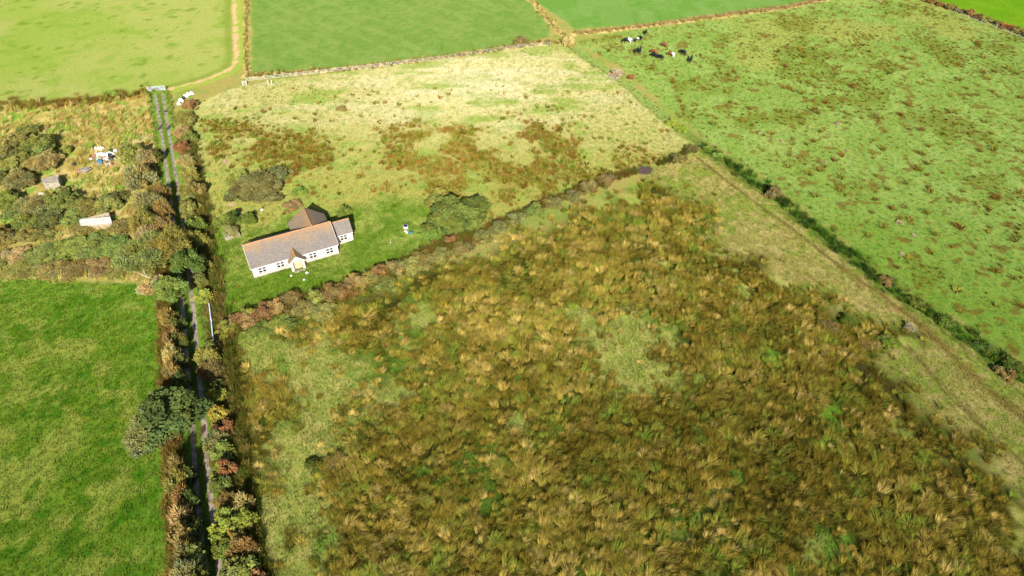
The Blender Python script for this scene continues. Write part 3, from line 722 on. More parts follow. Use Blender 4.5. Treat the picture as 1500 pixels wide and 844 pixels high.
C = dict(thick=(.095, .125, .026), bram=(.13, .115, .042), wil=(.19, .195, .06), dk=(.066, .095, .018), green=(.115, .155, .024), lime=(.21, .25, .036), yel=(.29, .24, .045), olive=(.2, .19, .046), grey=(.225, .215, .082), russet=(.225, .15, .05), red=(.245, .105, .045), tan=(.34, .27, .11), brown=(.185, .14, .048), pink=(.36, .29, .19), oak=(.088, .12, .028), mid=(.14, .175, .034), bank=(.135, .19, .034))
NS = [0]
GROW = {'low bushes of the hedge running to the ditch': (1.25, 1.25), 'shrubs of the hedge west of the lane': (1.1, 1.75), 'shrubs of the hedge east of the lane': (1.06, 1.15), 'shrubs of the hedge in front of the bungalow': (1.22, .9), 'bushes of the overgrown yard': (1.12, .9), 'brambles of the bank above the green field': (1.15, .9)}
def shrub(x, y, R, h, style, col, lab, name='shrub', group=None, tree=False, sy=1.0, cat=None, at=.5):
    NS[0] += 1; s = NS[0]
    if group == 'shrubs of the hedge west of the lane' and y > 260: at = .85
    if group in GROW: R *= GROW[group][0]; h *= GROW[group][1]
    gx, gy = G(x, y, h * at)
    cls = 'S' if R < 1.45 else 'M' if R < 2.9 else 'L'
    me, R0 = foliage(style, cls, s % (5 if cls == 'S' else 4 if cls == 'M' else 3))
    o = empty(name, (gx, gy, gz(gx, gy)), (s * 2.399) % 6.283)
    f = obj('crown' if tree else 'foliage', me, o)
    zlo = h * .24 if tree else -.05
    f.scale = (R / (R0 * .98), R * sy / (R0 * .98), (h - zlo) / (R0 * 1.55)); f.location = (0, 0, zlo)
    cc = C[col]
    if 'running to the ditch' in (group or ''): cc = [.5 * a + .5 * b for a, b in zip(cc, (.09, .1, .026))]
    if group in GROW: fb = .2 if 'lane' in group else .35; cc = [(1 - fb) * a + fb * b for a, b in zip(cc, (.17, .155, .055))]
    f['tint'] = [c * random.uniform(.92, 1.12) for c in cc]
    st = obj('trunk' if tree else 'stem', stems(R, h, s, tree), o)
    tag(o, lab, cat or ('tree' if tree else 'shrub'), group)
    return o
LF, TW = 'leafy', 'twiggy'
# --- trees on the lane
shrub(250, 607, 4.5, 7.2, LF, 'oak', 'dark green round oak leaning over the lane, largest lane tree', 'oak_tree', tree=True)
shrub(218, 636, 3.3, 5.0, TW, 'grey', 'grey half bare willow pressed against the dark oak', 'willow_tree', tree=True)
shrub(214, 374, 4.8, 6.0, TW, 'wil', 'big pale grey willow with bare branches above the green field corner', 'willow_tree', tree=True)
shrub(248, 362, 4.1, 6.6, TW, 'olive', 'olive willow crown between the pale willow and the lane', 'willow_tree', tree=True)
shrub(276, 383, 2.7, 5.8, LF, 'oak', 'dark leafy ash arching over the lane beside the pale willow', 'ash_tree', tree=True)
shrub(250, 424, 3.0, 4.6, LF, 'mid', 'green leafy tree at the foot of the pale willow', 'ash_tree', tree=True)
shrub(225, 420, 2.2, 3.2, TW, 'tan', 'tan twiggy willow at the field corner below the pale willow', 'willow_tree', tree=True)
# --- lane, west side, from the gate down
G1 = 'shrubs of the hedge west of the lane'  # dark lane side shrubs put the hedge's shaded face into leaf colour
for a in [(193, 224, 2.3, 2.6, LF, 'olive', 'yellow olive shrub at the top of the west lane hedge by the side path'),
          (214, 232, 1.9, 2.4, TW, 'tan', 'straw coloured thin shrub beside the yellow olive one'),
          (228, 226, 1.3, 2.0, LF, 'dk', 'small dark green shrub nearest the side path junction'),
          (200, 258, 2.5, 3.0, TW, 'grey', 'grey green sallow below the yellow olive shrub'),
          (210, 285, 2.5, 3.2, TW, 'grey', 'tallest grey green sallow west of the puddles'),
          (202, 312, 2.4, 2.8, TW, 'olive', 'olive sallow next to the tin roofed shed'),
          (231, 270, 1.4, 2.6, TW, 'russet', 'russet thorn beside the uppermost puddle'),
          (234, 295, 1.5, 2.7, TW, 'russet', 'russet thorn beside the middle puddles'),
          (237, 322, 1.6, 2.8, LF, 'russet', 'reddest thorn just above the olive willow'),
          (215, 335, 2.0, 2.0, TW, 'tan', 'straw coloured thicket under the reddest thorn'),
          (246, 345, 1.3, 2.2, LF, 'dk', 'dark shrub in the gap between reddest thorn and olive willow'),
          (243, 458, 1.2, 2.2, TW, 'russet', 'russet hawthorn just below the leafy tree at the willow foot'),
          (258, 462, 1.1, 1.8, LF, 'dk', 'dark lane side shrub level with the house gates'),
          (246, 485, 1.2, 2.3, TW, 'russet', 'second russet hawthorn in the west hedge below the willows'),
          (259, 492, 1.1, 1.7, LF, 'dk', 'dark lane side shrub below the house gates'),
          (247, 510, 1.2, 2.2, TW, 'tan', 'tan hawthorn in the west hedge above the dark oak'),
          (261, 522, 1.1, 1.8, LF, 'dk', 'dark lane side shrub between gates and dark oak'),
          (248, 535, 1.3, 2.3, TW, 'russet', 'russet brown hawthorn nearest above the dark oak'),
          (262, 552, 1.2, 2.0, LF, 'dk', 'dark lane side shrub touching the top of the oak'),
          (255, 676, 1.2, 2.0, TW, 'russet', 'russet hawthorn just below the dark oak'),
          (270, 690, 1.1, 1.7, LF, 'dk', 'dark lane side shrub just below the oak'),
          (257, 700, 1.3, 2.2, TW, 'olive', 'olive hawthorn second below the dark oak'),
          (259, 724, 1.3, 2.3, TW, 'russet', 'russet hawthorn third below the dark oak'),
          (273, 726, 1.2, 1.8, LF, 'dk', 'dark lane side shrub beside the black mud'),
          (260, 750, 1.3, 2.3, TW, 'tan', 'tan hawthorn low in the west hedge'),
          (262, 774, 1.3, 2.3, LF, 'russet', 'reddish hawthorn low in the west hedge'),
          (275, 768, 1.2, 1.8, LF, 'dk', 'dark lane side shrub beside the reddish low hawthorn'),
          (266, 800, 1.4, 2.4, TW, 'brown', 'brown hawthorn near the lower end of the west hedge'),
          (280, 805, 1.3, 2.0, LF, 'mid', 'green lane side shrub near the lower end of the west hedge'),
          (268, 832, 1.5, 2.5, TW, 'grey', 'grey green hawthorn lowest in the west hedge'),
          (284, 845, 1.3, 2.0, LF, 'dk', 'dark lane side shrub lowest in the west hedge')]:
    shrub(*a, group=G1)
G2 = 'shrubs of the hedge east of the lane'
for a in [(277, 152, 1.7, 1.8, LF, 'russet', 'orange brown bush in front of the white bale sheets'),
          (268, 170, 1.9, 2.0, TW, 'olive', 'olive bramble below the orange brown bush'),
          (279, 176, 1.8, 2.0, LF, 'olive', 'leafy olive bramble on the paddock side below the orange brown bush'),
          (268, 192, 1.9, 2.1, TW, 'tan', 'tan bramble opposite the side path'),
          (278, 200, 1.6, 2.1, LF, 'mid', 'green bramble on the paddock side opposite the side path'),
          (268, 214, 1.5, 2.1, LF, 'red', 'red thorn highest in the east lane hedge'),
          (272, 236, 1.7, 2.4, TW, 'tan', 'tan thorn below the highest red thorn'),
          (277, 256, 1.8, 2.8, LF, 'olive', 'olive hazel with dark top below the tan thorn'),
          (275, 278, 1.8, 2.8, TW, 'olive', 'olive brown hazel beside the middle puddles'),
          (285, 276, 1.6, 2.8, LF, 'russet', 'russet hazel on the paddock side of the east hedge'),
          (277, 303, 1.9, 2.8, LF, 'olive', 'yellowish hazel beside the lowest puddle'),
          (285, 330, 2.0, 3.0, LF, 'green', 'green hazel above the ash'),
          (292, 350, 1.8, 2.6, LF, 'mid', 'mid green hazel near the low stone wall'),
          (295, 385, 1.5, 2.4, LF, 'olive', 'yellow brown hazel beside the ash'),
          (291, 408, 1.4, 2.2, LF, 'mid', 'green shrub between the ash and the house gates'),
          (297, 435, 1.5, 1.9, LF, 'lime', 'yellow green shrub just above the house gates'),
          (304, 518, 2.0, 2.8, LF, 'olive', 'rounded yellow olive thorn just below the house gates'),
          (308, 540, 1.7, 2.4, TW, 'brown', 'brown thorn under the rounded yellow olive one'),
          (318, 566, 1.3, 1.7, LF, 'dk', 'dark low shrub level with the top of the oak'),
          (316, 580, 1.2, 2.0, LF, 'lime', 'lime green shrub opposite the top of the oak'),
          (318, 605, 1.4, 2.3, LF, 'yel', 'golden spindle bush opposite the oak'),
          (327, 625, 1.3, 2.3, LF, 'red', 'red spindle bush opposite the lower oak'),
          (316, 645, 1.6, 2.4, TW, 'grey', 'pale grey willow bush opposite the foot of the oak'),
          (325, 662, 1.5, 2.4, LF, 'mid', 'green bush below the pale grey willow bush'),
          (331, 686, 1.2, 2.3, LF, 'red', 'rust red bush above the lime pair'),
          (322, 690, 1.2, 2.0, LF, 'lime', 'lime bush beside the rust red one'),
          (326, 708, 1.5, 2.4, LF, 'green', 'fresh green bush under the rust red one'),
          (331, 732, 1.4, 2.3, TW, 'russet', 'russet brown bush beside the wide lime green one'),
          (355, 738, 1.2, 2.3, TW, 'tan', 'tan bush on the marsh side of the lime green one'),
          (333, 765, 2.0, 2.8, LF, 'lime', 'widest lime green bush of the east lane hedge'),
          (352, 760, 1.6, 2.6, LF, 'lime', 'second lime green bush on the marsh side'),
          (345, 783, .9, 2.5, LF, 'yel', 'small golden bush among the lime green ones'),
          (352, 802, 1.6, 2.4, TW, 'russet', 'pinkish brown bush below the golden one'),
          (331, 800, 1.6, 2.2, LF, 'green', 'green bush below the widest lime green one'),
          (360, 828, 1.7, 2.4, LF, 'lime', 'lowest lime green bush on the marsh side'),
          (340, 836, 1.7, 2.3, LF, 'mid', 'lowest green bush on the lane side'),
          (378, 850, 1.2, 2.0, LF, 'red', 'red bush at the lower end of the east hedge')]:
    shrub(*a, group=G2)
G3 = 'shrubs of the hedge in front of the bungalow'
for a in [(331, 480, 1.5, 1.8, LF, 'lime', 'lime bush at the lane end of the house hedge'),
          (347, 468, 1.4, 2.0, LF, 'red', 'red leaved bush next to the lime one'),
          (365, 470, 1.5, 1.9, LF, 'russet', 'russet bush second from the red leaved one'),
          (362, 460, 1.2, 2.0, LF, 'lime', 'small lime bush amid the red ones'),
          (385, 458, 1.7, 2.1, LF, 'red', 'broad red brown bush below the house corner'),
          (382, 478, 1.7, 1.5, LF, 'green', 'low green bramble in front of the broad red brown bush'),
          (405, 450, 1.7, 2.1, LF, 'russet', 'russet bush left of the blackthorn'),
          (412, 470, 1.8, 1.4, LF, 'green', 'low green bramble in front of the russet bush'),
          (425, 438, 1.6, 2.1, TW, 'brown', 'grey black leafless blackthorn in the house hedge'),
          (440, 452, 1.9, 1.8, LF, 'olive', 'olive bush below the blackthorn'),
          (463, 434, 1.5, 2.0, LF, 'lime', 'bright green bush in front of the porch'),
          (470, 455, 2.0, 1.4, LF, 'olive', 'low olive scrub in front of the bright green bush'),
          (487, 428, 1.7, 2.0, LF, 'russet', 'russet bush right of the bright green one'),
          (505, 424, 1.6, 1.9, LF, 'red', 'dull red bush opposite the porch'),
          (520, 412, 1.7, 2.0, LF, 'russet', 'russet brown bush opposite the right windows'),
          (540, 408, 1.8, 1.9, LF, 'olive', 'olive bush between russet brown and red berried ones'),
          (556, 398, 1.5, 1.9, LF, 'red', 'red berried bush in the house hedge'),
          (562, 416, 2.0, 1.4, LF, 'green', 'low green bramble in front of the red berried bush'),
          (580, 392, 1.8, 1.9, LF, 'brown', 'brown bush below the white tub'),
          (600, 388, 1.9, 1.8, LF, 'olive', 'olive bush with red sprigs right of the brown one'),
          (622, 380, 1.9, 1.7, LF, 'brown', 'brown green bush left of the round willow'),
          (645, 370, 1.8, 1.6, LF, 'olive', 'olive bush at the foot of the round willow'),
          (659, 352, .9, 1.5, LF, 'red', 'small scarlet bush against the round willow'),
          (675, 362, 1.7, 1.4, LF, 'brown', 'brown low bush right of the scarlet one')]:
    shrub(*a, group=G3)
G4 = 'low bushes of the hedge running to the ditch'
for a in [(705, 346, 1.5, 1.2, LF, 'olive', 'olive low bush first beyond the round willow'), (730, 333, 1.6, 1.3, LF, 'brown', 'brown low bush second beyond the round willow'),
          (757, 318, 1.6, 1.3, LF, 'brown', 'brown low bush third beyond the round willow'), (784, 306, 1.6, 1.4, LF, 'green', 'dark green low bush midway along the hedge to the ditch'),
          (812, 296, 1.5, 1.2, LF, 'russet', 'russet low bush just past midway to the ditch'), (838, 285, 1.6, 1.3, LF, 'brown', 'brown low bush third from the peaty patch'),
          (862, 273, 1.5, 1.3, LF, 'russet', 'russet low bush second from the peaty patch'), (888, 262, 1.6, 1.2, LF, 'brown', 'brown low bush nearest the peaty patch'),
          (993, 231, 1.3, 1.1, LF, 'olive', 'olive bush between the peaty patch and the ditch'), (1014, 217, 1.2, 1.0, TW, 'brown', 'brown bush at the ditch end of the hedge')]:
    shrub(*a, group=G4)
# --- bushes round the bungalow
for a in [(662, 313, 5.6, 4.6, LF, 'thick', 'large round green willow bush right of the bungalow', 'willow_bush'),
          (645, 288, 2.8, 2.2, LF, 'olive', 'greyish bush behind the large round willow', 'willow_bush'),
          (694, 302, 3.0, 3.0, LF, 'thick', 'green bush at the marsh side of the large round willow', 'willow_bush'),
          (628, 338, 2.2, 1.5, LF, 'bank', 'bright green low bush left of the large round willow', 'willow_bush'),
          (503, 309, 1.2, 1.5, LF, 'green', 'small bush behind the low side wing', 'shrub'),
          (376, 274, 5.6, 2.6, LF, 'bram', 'wide brown bramble mound behind the bungalow', 'bramble'),
          (348, 262, 3.0, 1.7, LF, 'olive', 'olive bramble at the lane side of the brown mound', 'bramble'),
          (408, 254, 2.8, 1.9, LF, 'bram', 'brown bramble at the far edge of the mound', 'bramble'),
          (428, 300, 2.0, 1.0, LF, 'brown', 'low reddish brown bramble behind the rear wing', 'bramble'),
          (437, 280, 1.4, 1.1, LF, 'mid', 'green bramble tuft behind the rear wing', 'bramble'),
          (340, 318, 1.6, 2.4, LF, 'dk', 'dark elder behind the low stone wall', 'elder'),
          (362, 318, 1.8, 2.0, LF, 'green', 'green elder right of the dark one', 'elder'),
          (325, 325, 1.8, 2.2, LF, 'mid', 'pale green elder left of the dark one', 'elder'),
          (338, 338, 1.4, 2.0, TW, 'grey', 'bare grey elder against the low stone wall', 'elder'),
          (500, 158, 1.2, .8, LF, 'brown', 'lone brown bush in the middle of the bleached paddock', 'shrub')]:
    shrub(*a[:7], name=a[7])
# --- overgrown yard
G5 = 'bushes of the overgrown yard'
for a in [(22, 205, 3.6, 3.8, LF, 'olive', 'olive thicket farthest from the lane in the yard'), (58, 212, 3.6, 4.2, LF, 'mid', 'tallest green thicket of the yard'),
          (62, 236, 3.2, 3.2, TW, 'tan', 'straw green sallow in front of the tallest thicket'), (22, 236, 3.4, 3.4, LF, 'olive', 'yellow olive sallow left of the straw green one'),
          (28, 262, 2.9, 3.2, TW, 'grey', 'grey domed sallow beside the concrete shed'), (-6, 262, 2.4, 2.6, LF, 'dk', 'dark bush cut by the photo edge beside the grey dome'),
          (8, 292, 2.7, 2.8, LF, 'green', 'green bush in front of the grey dome'), (50, 300, 3.2, 3.2, TW, 'grey', 'grey topped sallow in front of the concrete shed'),
          (88, 296, 3.0, 3.4, LF, 'mid', 'bushy green tree right of the grey topped sallow'), (70, 318, 2.8, 2.6, LF, 'dk', 'dark ivy bush under the grey topped sallow'),
          (38, 322, 2.6, 2.4, LF, 'green', 'green bush left of the dark ivy bush'), (72, 292, .9, 3.4, LF, 'yel', 'small golden shrub among the yard bushes'),
          (98, 219, 1.1, 1.4, LF, 'lime', 'small round lime shrub near the rubbish heap'), (128, 302, 2.8, 2.4, TW, 'olive', 'olive brown bush behind the tin shed'),
          (155, 298, 2.5, 2.5, LF, 'olive', 'yellowish bush behind the tin shed'), (168, 290, 1.8, 2.4, LF, 'dk', 'dark bush at the lane end behind the tin shed'),
          (-4, 345, 2.6, 2.6, LF, 'brown', 'brown shaded thicket at the yard edge'), (88, 282, 1.7, 2.2, LF, 'olive', 'olive shrub beside the concrete shed'),
          (145, 345, 1.7, 1.0, LF, 'green', 'low green bramble below the tin shed'),
          (40, 192, 2.6, 2.6, LF, 'mid', 'green thicket behind the olive one at the yard edge'), (-2, 222, 2.8, 3.0, LF, 'olive', 'olive bush at the photo edge beside the yellow olive sallow'), (108, 318, 2.3, 2.2, LF, 'mid', 'green bush between the tree and the tin shed'),
          (112, 300, 2.0, 2.2, LF, 'green', 'leafy bush right of the bushy green tree'), (30, 345, 2.2, 1.6, LF, 'olive', 'low olive bramble above the field bank'), (62, 342, 2.0, 1.4, LF, 'mid', 'low green bramble under the ivy bush'), (178, 330, 2.2, 2.0, TW, 'olive', 'olive thicket between the tin shed and the lane hedge'),
          (185, 262, 2.0, 2.0, LF, 'olive', 'olive bush on the yard side of the sallows'), (120, 335, 2.0, 1.2, TW, 'olive', 'low olive tangle at the near end of the tin shed'), (20, 312, 2.4, 2.4, LF, 'mid', 'mid green bush left of the ivy bush')]:
    shrub(*a, group=G5)
G6 = 'brambles of the bank above the green field'
for a in [(60, 372, 3.0, 1.5, LF, 'bank', 'leftmost of the green brambles on the field bank'), (98, 362, 3.2, 1.7, LF, 'bank', 'fresh green bramble second on the field bank'),
          (135, 360, 3.2, 1.8, LF, 'bank', 'fresh green bramble third on the field bank'), (168, 362, 3.0, 1.7, LF, 'bank', 'green bramble on the bank beside the pale willow'),
          (30, 392, 2.6, 1.2, TW, 'olive', 'olive bramble at the field edge farthest from the lane'), (70, 396, 2.6, 1.2, LF, 'olive', 'olive green bramble along the field edge'),
          (108, 392, 2.6, 1.3, TW, 'brown', 'brown bramble along the field edge'), (145, 390, 2.6, 1.3, LF, 'brown', 'brown green bramble along the field edge near the willow'),
          (178, 392, 2.4, 1.3, TW, 'olive', 'olive twiggy bramble at the willow foot'), (20, 372, 2.2, 1.2, LF, 'tan', 'straw tinted bramble at the yard edge'), (-8, 386, 2.4, 1.2, LF, 'mid', 'green bramble cut by the photo edge')]:
    shrub(*a, name='bramble', cat='bramble', group=G6)
# --- far boundary bushes
shrub(763, 58, 2.1, 2.8, LF, 'brown', 'dark brown round thorn by the fence, left of the golden one', 'thorn_bush', cat='bush')
shrub(833, 59, 2.0, 2.6, LF, 'tan', 'golden round thorn where the ditch meets the fence', 'thorn_bush', cat='bush')
shrub(903, 105, 2.1, 2.0, TW, 'pink', 'pinkish leafless bush over the upper ditch', 'thorn_bush', cat='bush')
shrub(924, 112, .9, 1.0, TW, 'red', 'small reddish scrub beside the pinkish leafless bush', 'thorn_bush', cat='bush')
shrub(1136, 278, 1.9, 2.4, LF, 'brown', 'lone brown green thorn on the ditch below the cattle', 'thorn_bush', cat='bush')
shrub(1158, 300, 1.3, 1.2, LF, 'green', 'low green bush next to the lone ditch thorn', 'thorn_bush', cat='bush')
for x, y, R, c, lab in ((985, 177, 1.8, 'lime', 'yellow green sedge clump over the upper ditch'), (999, 185, 1.6, 'lime', 'second yellow green sedge clump over the upper ditch'), (1036, 216, 1.6, 'bank', 'green reed clump at the hedge end of the ditch'), (1052, 226, 1.5, 'bank', 'olive reed clump further down the ditch'),
                   (1300, 408, 1.5, 'brown', 'brown bramble on the ditch bank above the mown strip bend'), (1345, 440, 1.8, 'green', 'green bramble on the ditch below the brown one'), (1390, 468, 1.8, 'green', 'dark green bramble on the ditch further down'), (1440, 505, 1.9, 'dk', 'dark bramble on the lower ditch'), (1485, 532, 2.0, 'dk', 'darkest bramble at the lowest end of the ditch'), (1475, 545, 1.4, 'brown', 'brown bramble beside the darkest one')):
    shrub(x, y, R, 1.1, LF, c, lab, 'bramble' if y > 300 else 'sedge_clump', cat='bush')
shrub(1333, 478, .8, 1.0, TW, 'pink', 'pinkish dead bush at the neck of the mown strip', 'dead_bush', cat='bush')
for x, y, R, c, lab in ((1215, 478, 1.6, 'brown', 'grey brown scrub on the marsh edge near the mown strip'), (1240, 468, 1.2, 'dk', 'dark scrub on the marsh edge near the mown strip'), (1300, 500, 1.5, 'green', 'green scrub by the neck of the mown strip'), (1275, 505, 1.4, 'brown', 'brown scrub by the neck of the mown strip'), (490, 675, 1.3, 'brown', 'grey brown bramble in the pale clearing'), (460, 682, 1.2, 'dk', 'dark green bramble in the pale clearing')):
    shrub(x, y, R, .9, TW if c == 'brown' else LF, c, lab, 'scrub_bush', cat='bush')
G7 = 'low bushes of the dark hedge at the vivid green field'
Q = resample(F5_EDGE, 3.0)
for i, p in enumerate(Q[:26]):
    NS[0] += 1
    me, R0 = foliage(LF if i % 3 else TW, 'S', i % 5)
    o = empty('hedge_bush', (p[0], p[1], gz(*p)), i * 1.7); f = obj('foliage', me, o); s = random.uniform(1.3, 1.8); f.scale = (s, s, random.uniform(.7, 1.0))
    f['tint'] = [c * random.uniform(.8, 1.2) for c in C[('brown', 'olive', 'brown', 'russet')[i % 4]]]
    tag(o, 'dark brown bush in the low hedge bordering the vivid green field', 'bush', G7)
# dead dock patches in the pasture
for i, (x, y) in enumerate(((1318, 327), (1338, 346), (1241, 221), (1209, 238), (1145, 208), (1185, 188), (1226, 182), (1241, 222), (1320, 372), (1113, 196), (1364, 42), (1288, 2), (1455, 62))):
    if i == 7: continue
    NS[0] += 1; me, R0 = foliage(TW, 'S', i % 5); gx, gy = G(x, y)
    o = obj('dead_dock', me); s = random.uniform(.4, .6) * (1.5 if i == 0 else 1); o.location = (gx, gy, gz(gx, gy)); o.scale = (s, s, s * .45); o.rotation_euler[2] = i
    o['tint'] = [c * random.uniform(.85, 1.1) for c in C['pink']]
    if i == 0: tag(o, 'widest pinkish dead dock patch in the cattle pasture', 'weed patch')
    else: tag(o, 'small pinkish dead dock patch in the cattle pasture', 'weed patch', 'dead dock patches in the cattle pasture')
# bare pale branches of the old willow
gx, gy = G(215, 408, 2.5)
m = MB(); m.tube([(1.6, -1, -2.4), (1.2, -.3, -.6), (.6, 0, .1), (-.6, .25, .5), (-2.0, .8, .9)], [.16, .14, .11, .08, .03], 7); m.tube([(.2, .05, .2), (-.4, .7, .9), (-.9, 1.6, 1.4)], [.07, .05, .02], 6)
o = m.build('dead_branch', M_PALEBARK, smooth=True); o.location = (gx, gy, 2.5); tag(o, 'bleached bare limb sticking out below the pale willow', 'branch')

# ------------------------------------------------------------------ bungalow
hs = empty('bungalow', (A0[0], A0[1], 0), HANG); tag(hs, 'white rendered bungalow with lichened slate roofs, porch and side wing', 'house')
L_, D_ = 15.1, 7.4
EH, RH = 2.25, 4.62
def gable_walls(mb, x0, x1, y0, y1, eh, rh, axis='x', t=.25, front_open=None):
    # solid gabled block (ridge along axis)
    if axis == 'x':
        ym = (y0 + y1) / 2
        prof = [(y0, -.1), (y1, -.1), (y1, eh), (ym, rh), (y0, eh)]
        v = [(x0, a, b) for a, b in prof] + [(x1, a, b) for a, b in prof]
    else:
        xm = (x0 + x1) / 2
        prof = [(x0, -.1), (x1, -.1), (x1, eh), (xm, rh), (x0, eh)]
        v = [(a, y0, b) for a, b in prof] + [(a, y1, b) for a, b in prof]
    n = 5; mb.add(v, [tuple(range(n)), tuple(range(2 * n - 1, n - 1, -1))] + [(i, i + n, (i + 1) % n + n, (i + 1) % n) for i in range(n)])
def roof_mesh(name, quads, parent, lich):
    """quads: list of 4 corner lists eave0, eave1, ridge1, ridge0; built as subdivided slabs with lichen weight rising to the ridge"""
    V = []; Fc = []; W = []
    for q in quads:
        q = [Vector(p) for p in q]; nrm = (q[1] - q[0]).cross(q[3] - q[0]).normalized()
        if nrm.z < 0: nrm = -nrm
        nu, nv = 24, 10; b0 = len(V); row = nu + 1
        for side in (0, 1):
            for j in range(nv + 1):
                for i in range(nu + 1):
                    s, t = i / nu, j / nv
                    p = (q[0] * (1 - s) + q[1] * s) * (1 - t) + (q[3] * (1 - s) + q[2] * s) * t - nrm * (.1 * side)
                    V.append(p); W.append(lich[0] + (lich[1] - lich[0]) * t ** 2.2)
        off = row * (nv + 1)
        for j in range(nv):
            for i in range(nu):
                a = b0 + j * row + i; Fc.append((a, a + 1, a + row + 1, a + row)); a += off; Fc.append((a, a + row, a + row + 1, a + 1))
        for i in range(nu):
            a = b0 + i; Fc.append((a, a + off, a + off + 1, a + 1)); a = b0 + nv * row + i; Fc.append((a, a + 1, a + off + 1, a + off))
        for j in range(nv):
            a = b0 + j * row; Fc.append((a, a + row, a + row + off, a + off)); a = b0 + j * row + nu; Fc.append((a, a + off, a + row + off, a + row))
    me = bpy.data.meshes.new(name); me.from_pydata([tuple(p) for p in V], [], Fc)
    at = me.attributes.new('lichen', 'FLOAT', 'POINT'); at.data.foreach_set('value', np.array(W, np.float32)); me.materials.append(M_SLATE)
    return obj(name, me, parent)
pitch = (RH - EH) / (D_ / 2)
w1 = MB(); gable_walls(w1, 0, L_, 0, D_, EH - .02, RH - .1); w1.build('wall', M_WALL, hs)
o_ = .2; drop = pitch * o_
rf = roof_mesh('roof', [[(-.15, -o_, EH - drop + .1), (L_ + .15, -o_, EH - drop + .1), (L_ + .15, D_ / 2, RH + .1), (-.15, D_ / 2, RH + .1)],
                        [(-.15, D_ + o_, EH - drop + .1), (L_ + .15, D_ + o_, EH - drop + .1), (L_ + .15, D_ / 2, RH + .1), (-.15, D_ / 2, RH + .1)]], hs, (.0, 1.0))
m = MB(); m.tube([(-.17, D_ / 2, RH + .08), (L_ + .17, D_ / 2, RH + .08)], .14, 8); m.build('ridge', M_RIDGE, rf)
m = MB(); m.bar((-.13, -o_ - .035, EH - drop - .01), (L_ + .13, -o_ - .035, EH - drop - .01), .06, .16); m.build('fascia', M_TRIM, rf)
for xx in (-.19, L_ + .19):
    m = MB(); m.bar((xx, -o_, EH - drop + .03), (xx, D_ / 2, RH + .03), .05, .2); m.bar((xx, D_ + o_, EH - drop + .03), (xx, D_ / 2 + .01, RH + .03), .05, .2); m.build('bargeboard', M_TRIM, rf)
# rear wing
rx0, rx1, ry1 = 8.55, 15.35, 9.9; rxm = (rx0 + rx1) / 2; rrh = 4.75
w2 = MB(); gable_walls(w2, rx0 + .02, rx1 - .4, D_ + .004, ry1 - .2, EH - .02, rrh - .14, 'y'); w2.build('wall', M_WALL, hs)
rf2 = roof_mesh('roof', [[(rx0 - .1, ry1, EH), (rx0 - .1, D_ / 2 + .3, EH), (rxm, D_ / 2 + .3, rrh + .1), (rxm, ry1, rrh + .1)],
                         [(rx1, ry1, EH), (rx1, D_ / 2 + 3.2, EH), (rxm, D_ / 2 + .3, rrh + .1), (rxm, ry1, rrh + .1)]], hs, (.45, 1.15))
m = MB(); m.tube([(rxm, D_ / 2 + .2, rrh + .08), (rxm, ry1 + .02, rrh + .08)], .14, 8); m.build('ridge', M_RIDGE, rf2)
# side wing
sx1, sy0, sy1, srh = 18.6, 2.62, 6.3, 3.72; sym = (sy0 + sy1) / 2
w3 = MB(); gable_walls(w3, L_ + .004, sx1, sy0, sy1, 2.08, srh - .1); w3.build('wall', M_WALL, hs)
sp = (srh - 2.1) / (sym - sy0); so = .17
rf3 = roof_mesh('roof', [[(L_ + .22, sy0 - so, 2.1 - sp * so + .1), (sx1 + .12, sy0 - so, 2.1 - sp * so + .1), (sx1 + .12, sym, srh + .1), (L_ + .22, sym, srh + .1)],
                         [(L_ + .22, sy1 + so, 2.1 - sp * so + .1), (sx1 + .12, sy1 + so, 2.1 - sp * so + .1), (sx1 + .12, sym, srh + .1), (L_ + .22, sym, srh + .1)]], hs, (-.15, .55))
m = MB(); m.tube([(L_ + .24, sym, srh + .08), (sx1 + .13, sym, srh + .08)], .1, 8); m.build('ridge', M_RIDGE, rf3)
m = MB(); m.bar((L_ + .24, sy0 - so - .035, 2.1 - sp * so - .01), (sx1 + .1, sy0 - so - .035, 2.1 - sp * so - .01), .06, .16); m.build('fascia', M_TRIM, rf3)
# porch: an empty-named part with its own sub-parts
px0, px1, py0 = 6.35, 8.75, -1.35; pxm = (px0 + px1) / 2; prh, peh = 3.15, 2.08
pm = MB()
pm.box(px0, px0 + .45, py0, py0 + .22, -.1, peh); pm.box(px1 - .45, px1, py0, py0 + .22, -.1, peh)
pm.box(px0, px0 + .2, py0 + .22, -.004, -.1, peh); pm.box(px1 - .2, px1, py0 + .22, -.004, -.1, peh)
pm.add([(px0, py0, peh), (px1, py0, peh), (pxm, py0, prh - .08), (px0, py0 + .22, peh), (px1, py0 + .22, peh), (pxm, py0 + .22, prh - .08)], [(0, 1, 2), (5, 4, 3), (0, 3, 4, 1), (1, 4, 5, 2), (2, 5, 3, 0)])
po = pm.build('porch', M_WALL, hs)
ov = .25; ps = (prh - peh) / (pxm - px0)
def main_y(zz): return (zz - .1 - EH) / pitch
yb_r = main_y(prh + .12); yb_e = main_y(peh - ps * ov + .12)
rf4 = roof_mesh('roof', [[(px0 - ov, py0 - .2, peh - ps * ov + .1), (px0 - ov, yb_e + .05, peh - ps * ov + .1), (pxm, yb_r + .2, prh + .1), (pxm, py0 - .2, prh + .1)],
                         [(px1 + ov, py0 - .2, peh - ps * ov + .1), (px1 + ov, yb_e + .05, peh - ps * ov + .1), (pxm, yb_r + .2, prh + .1), (pxm, py0 - .2, prh + .1)]], hs, (.55, 1.35))
m = MB(); m.tube([(pxm, py0 - .22, prh + .08), (pxm, yb_r + .1, prh + .08)], .09, 8); m.build('ridge', M_RIDGE, rf4)
m = MB()
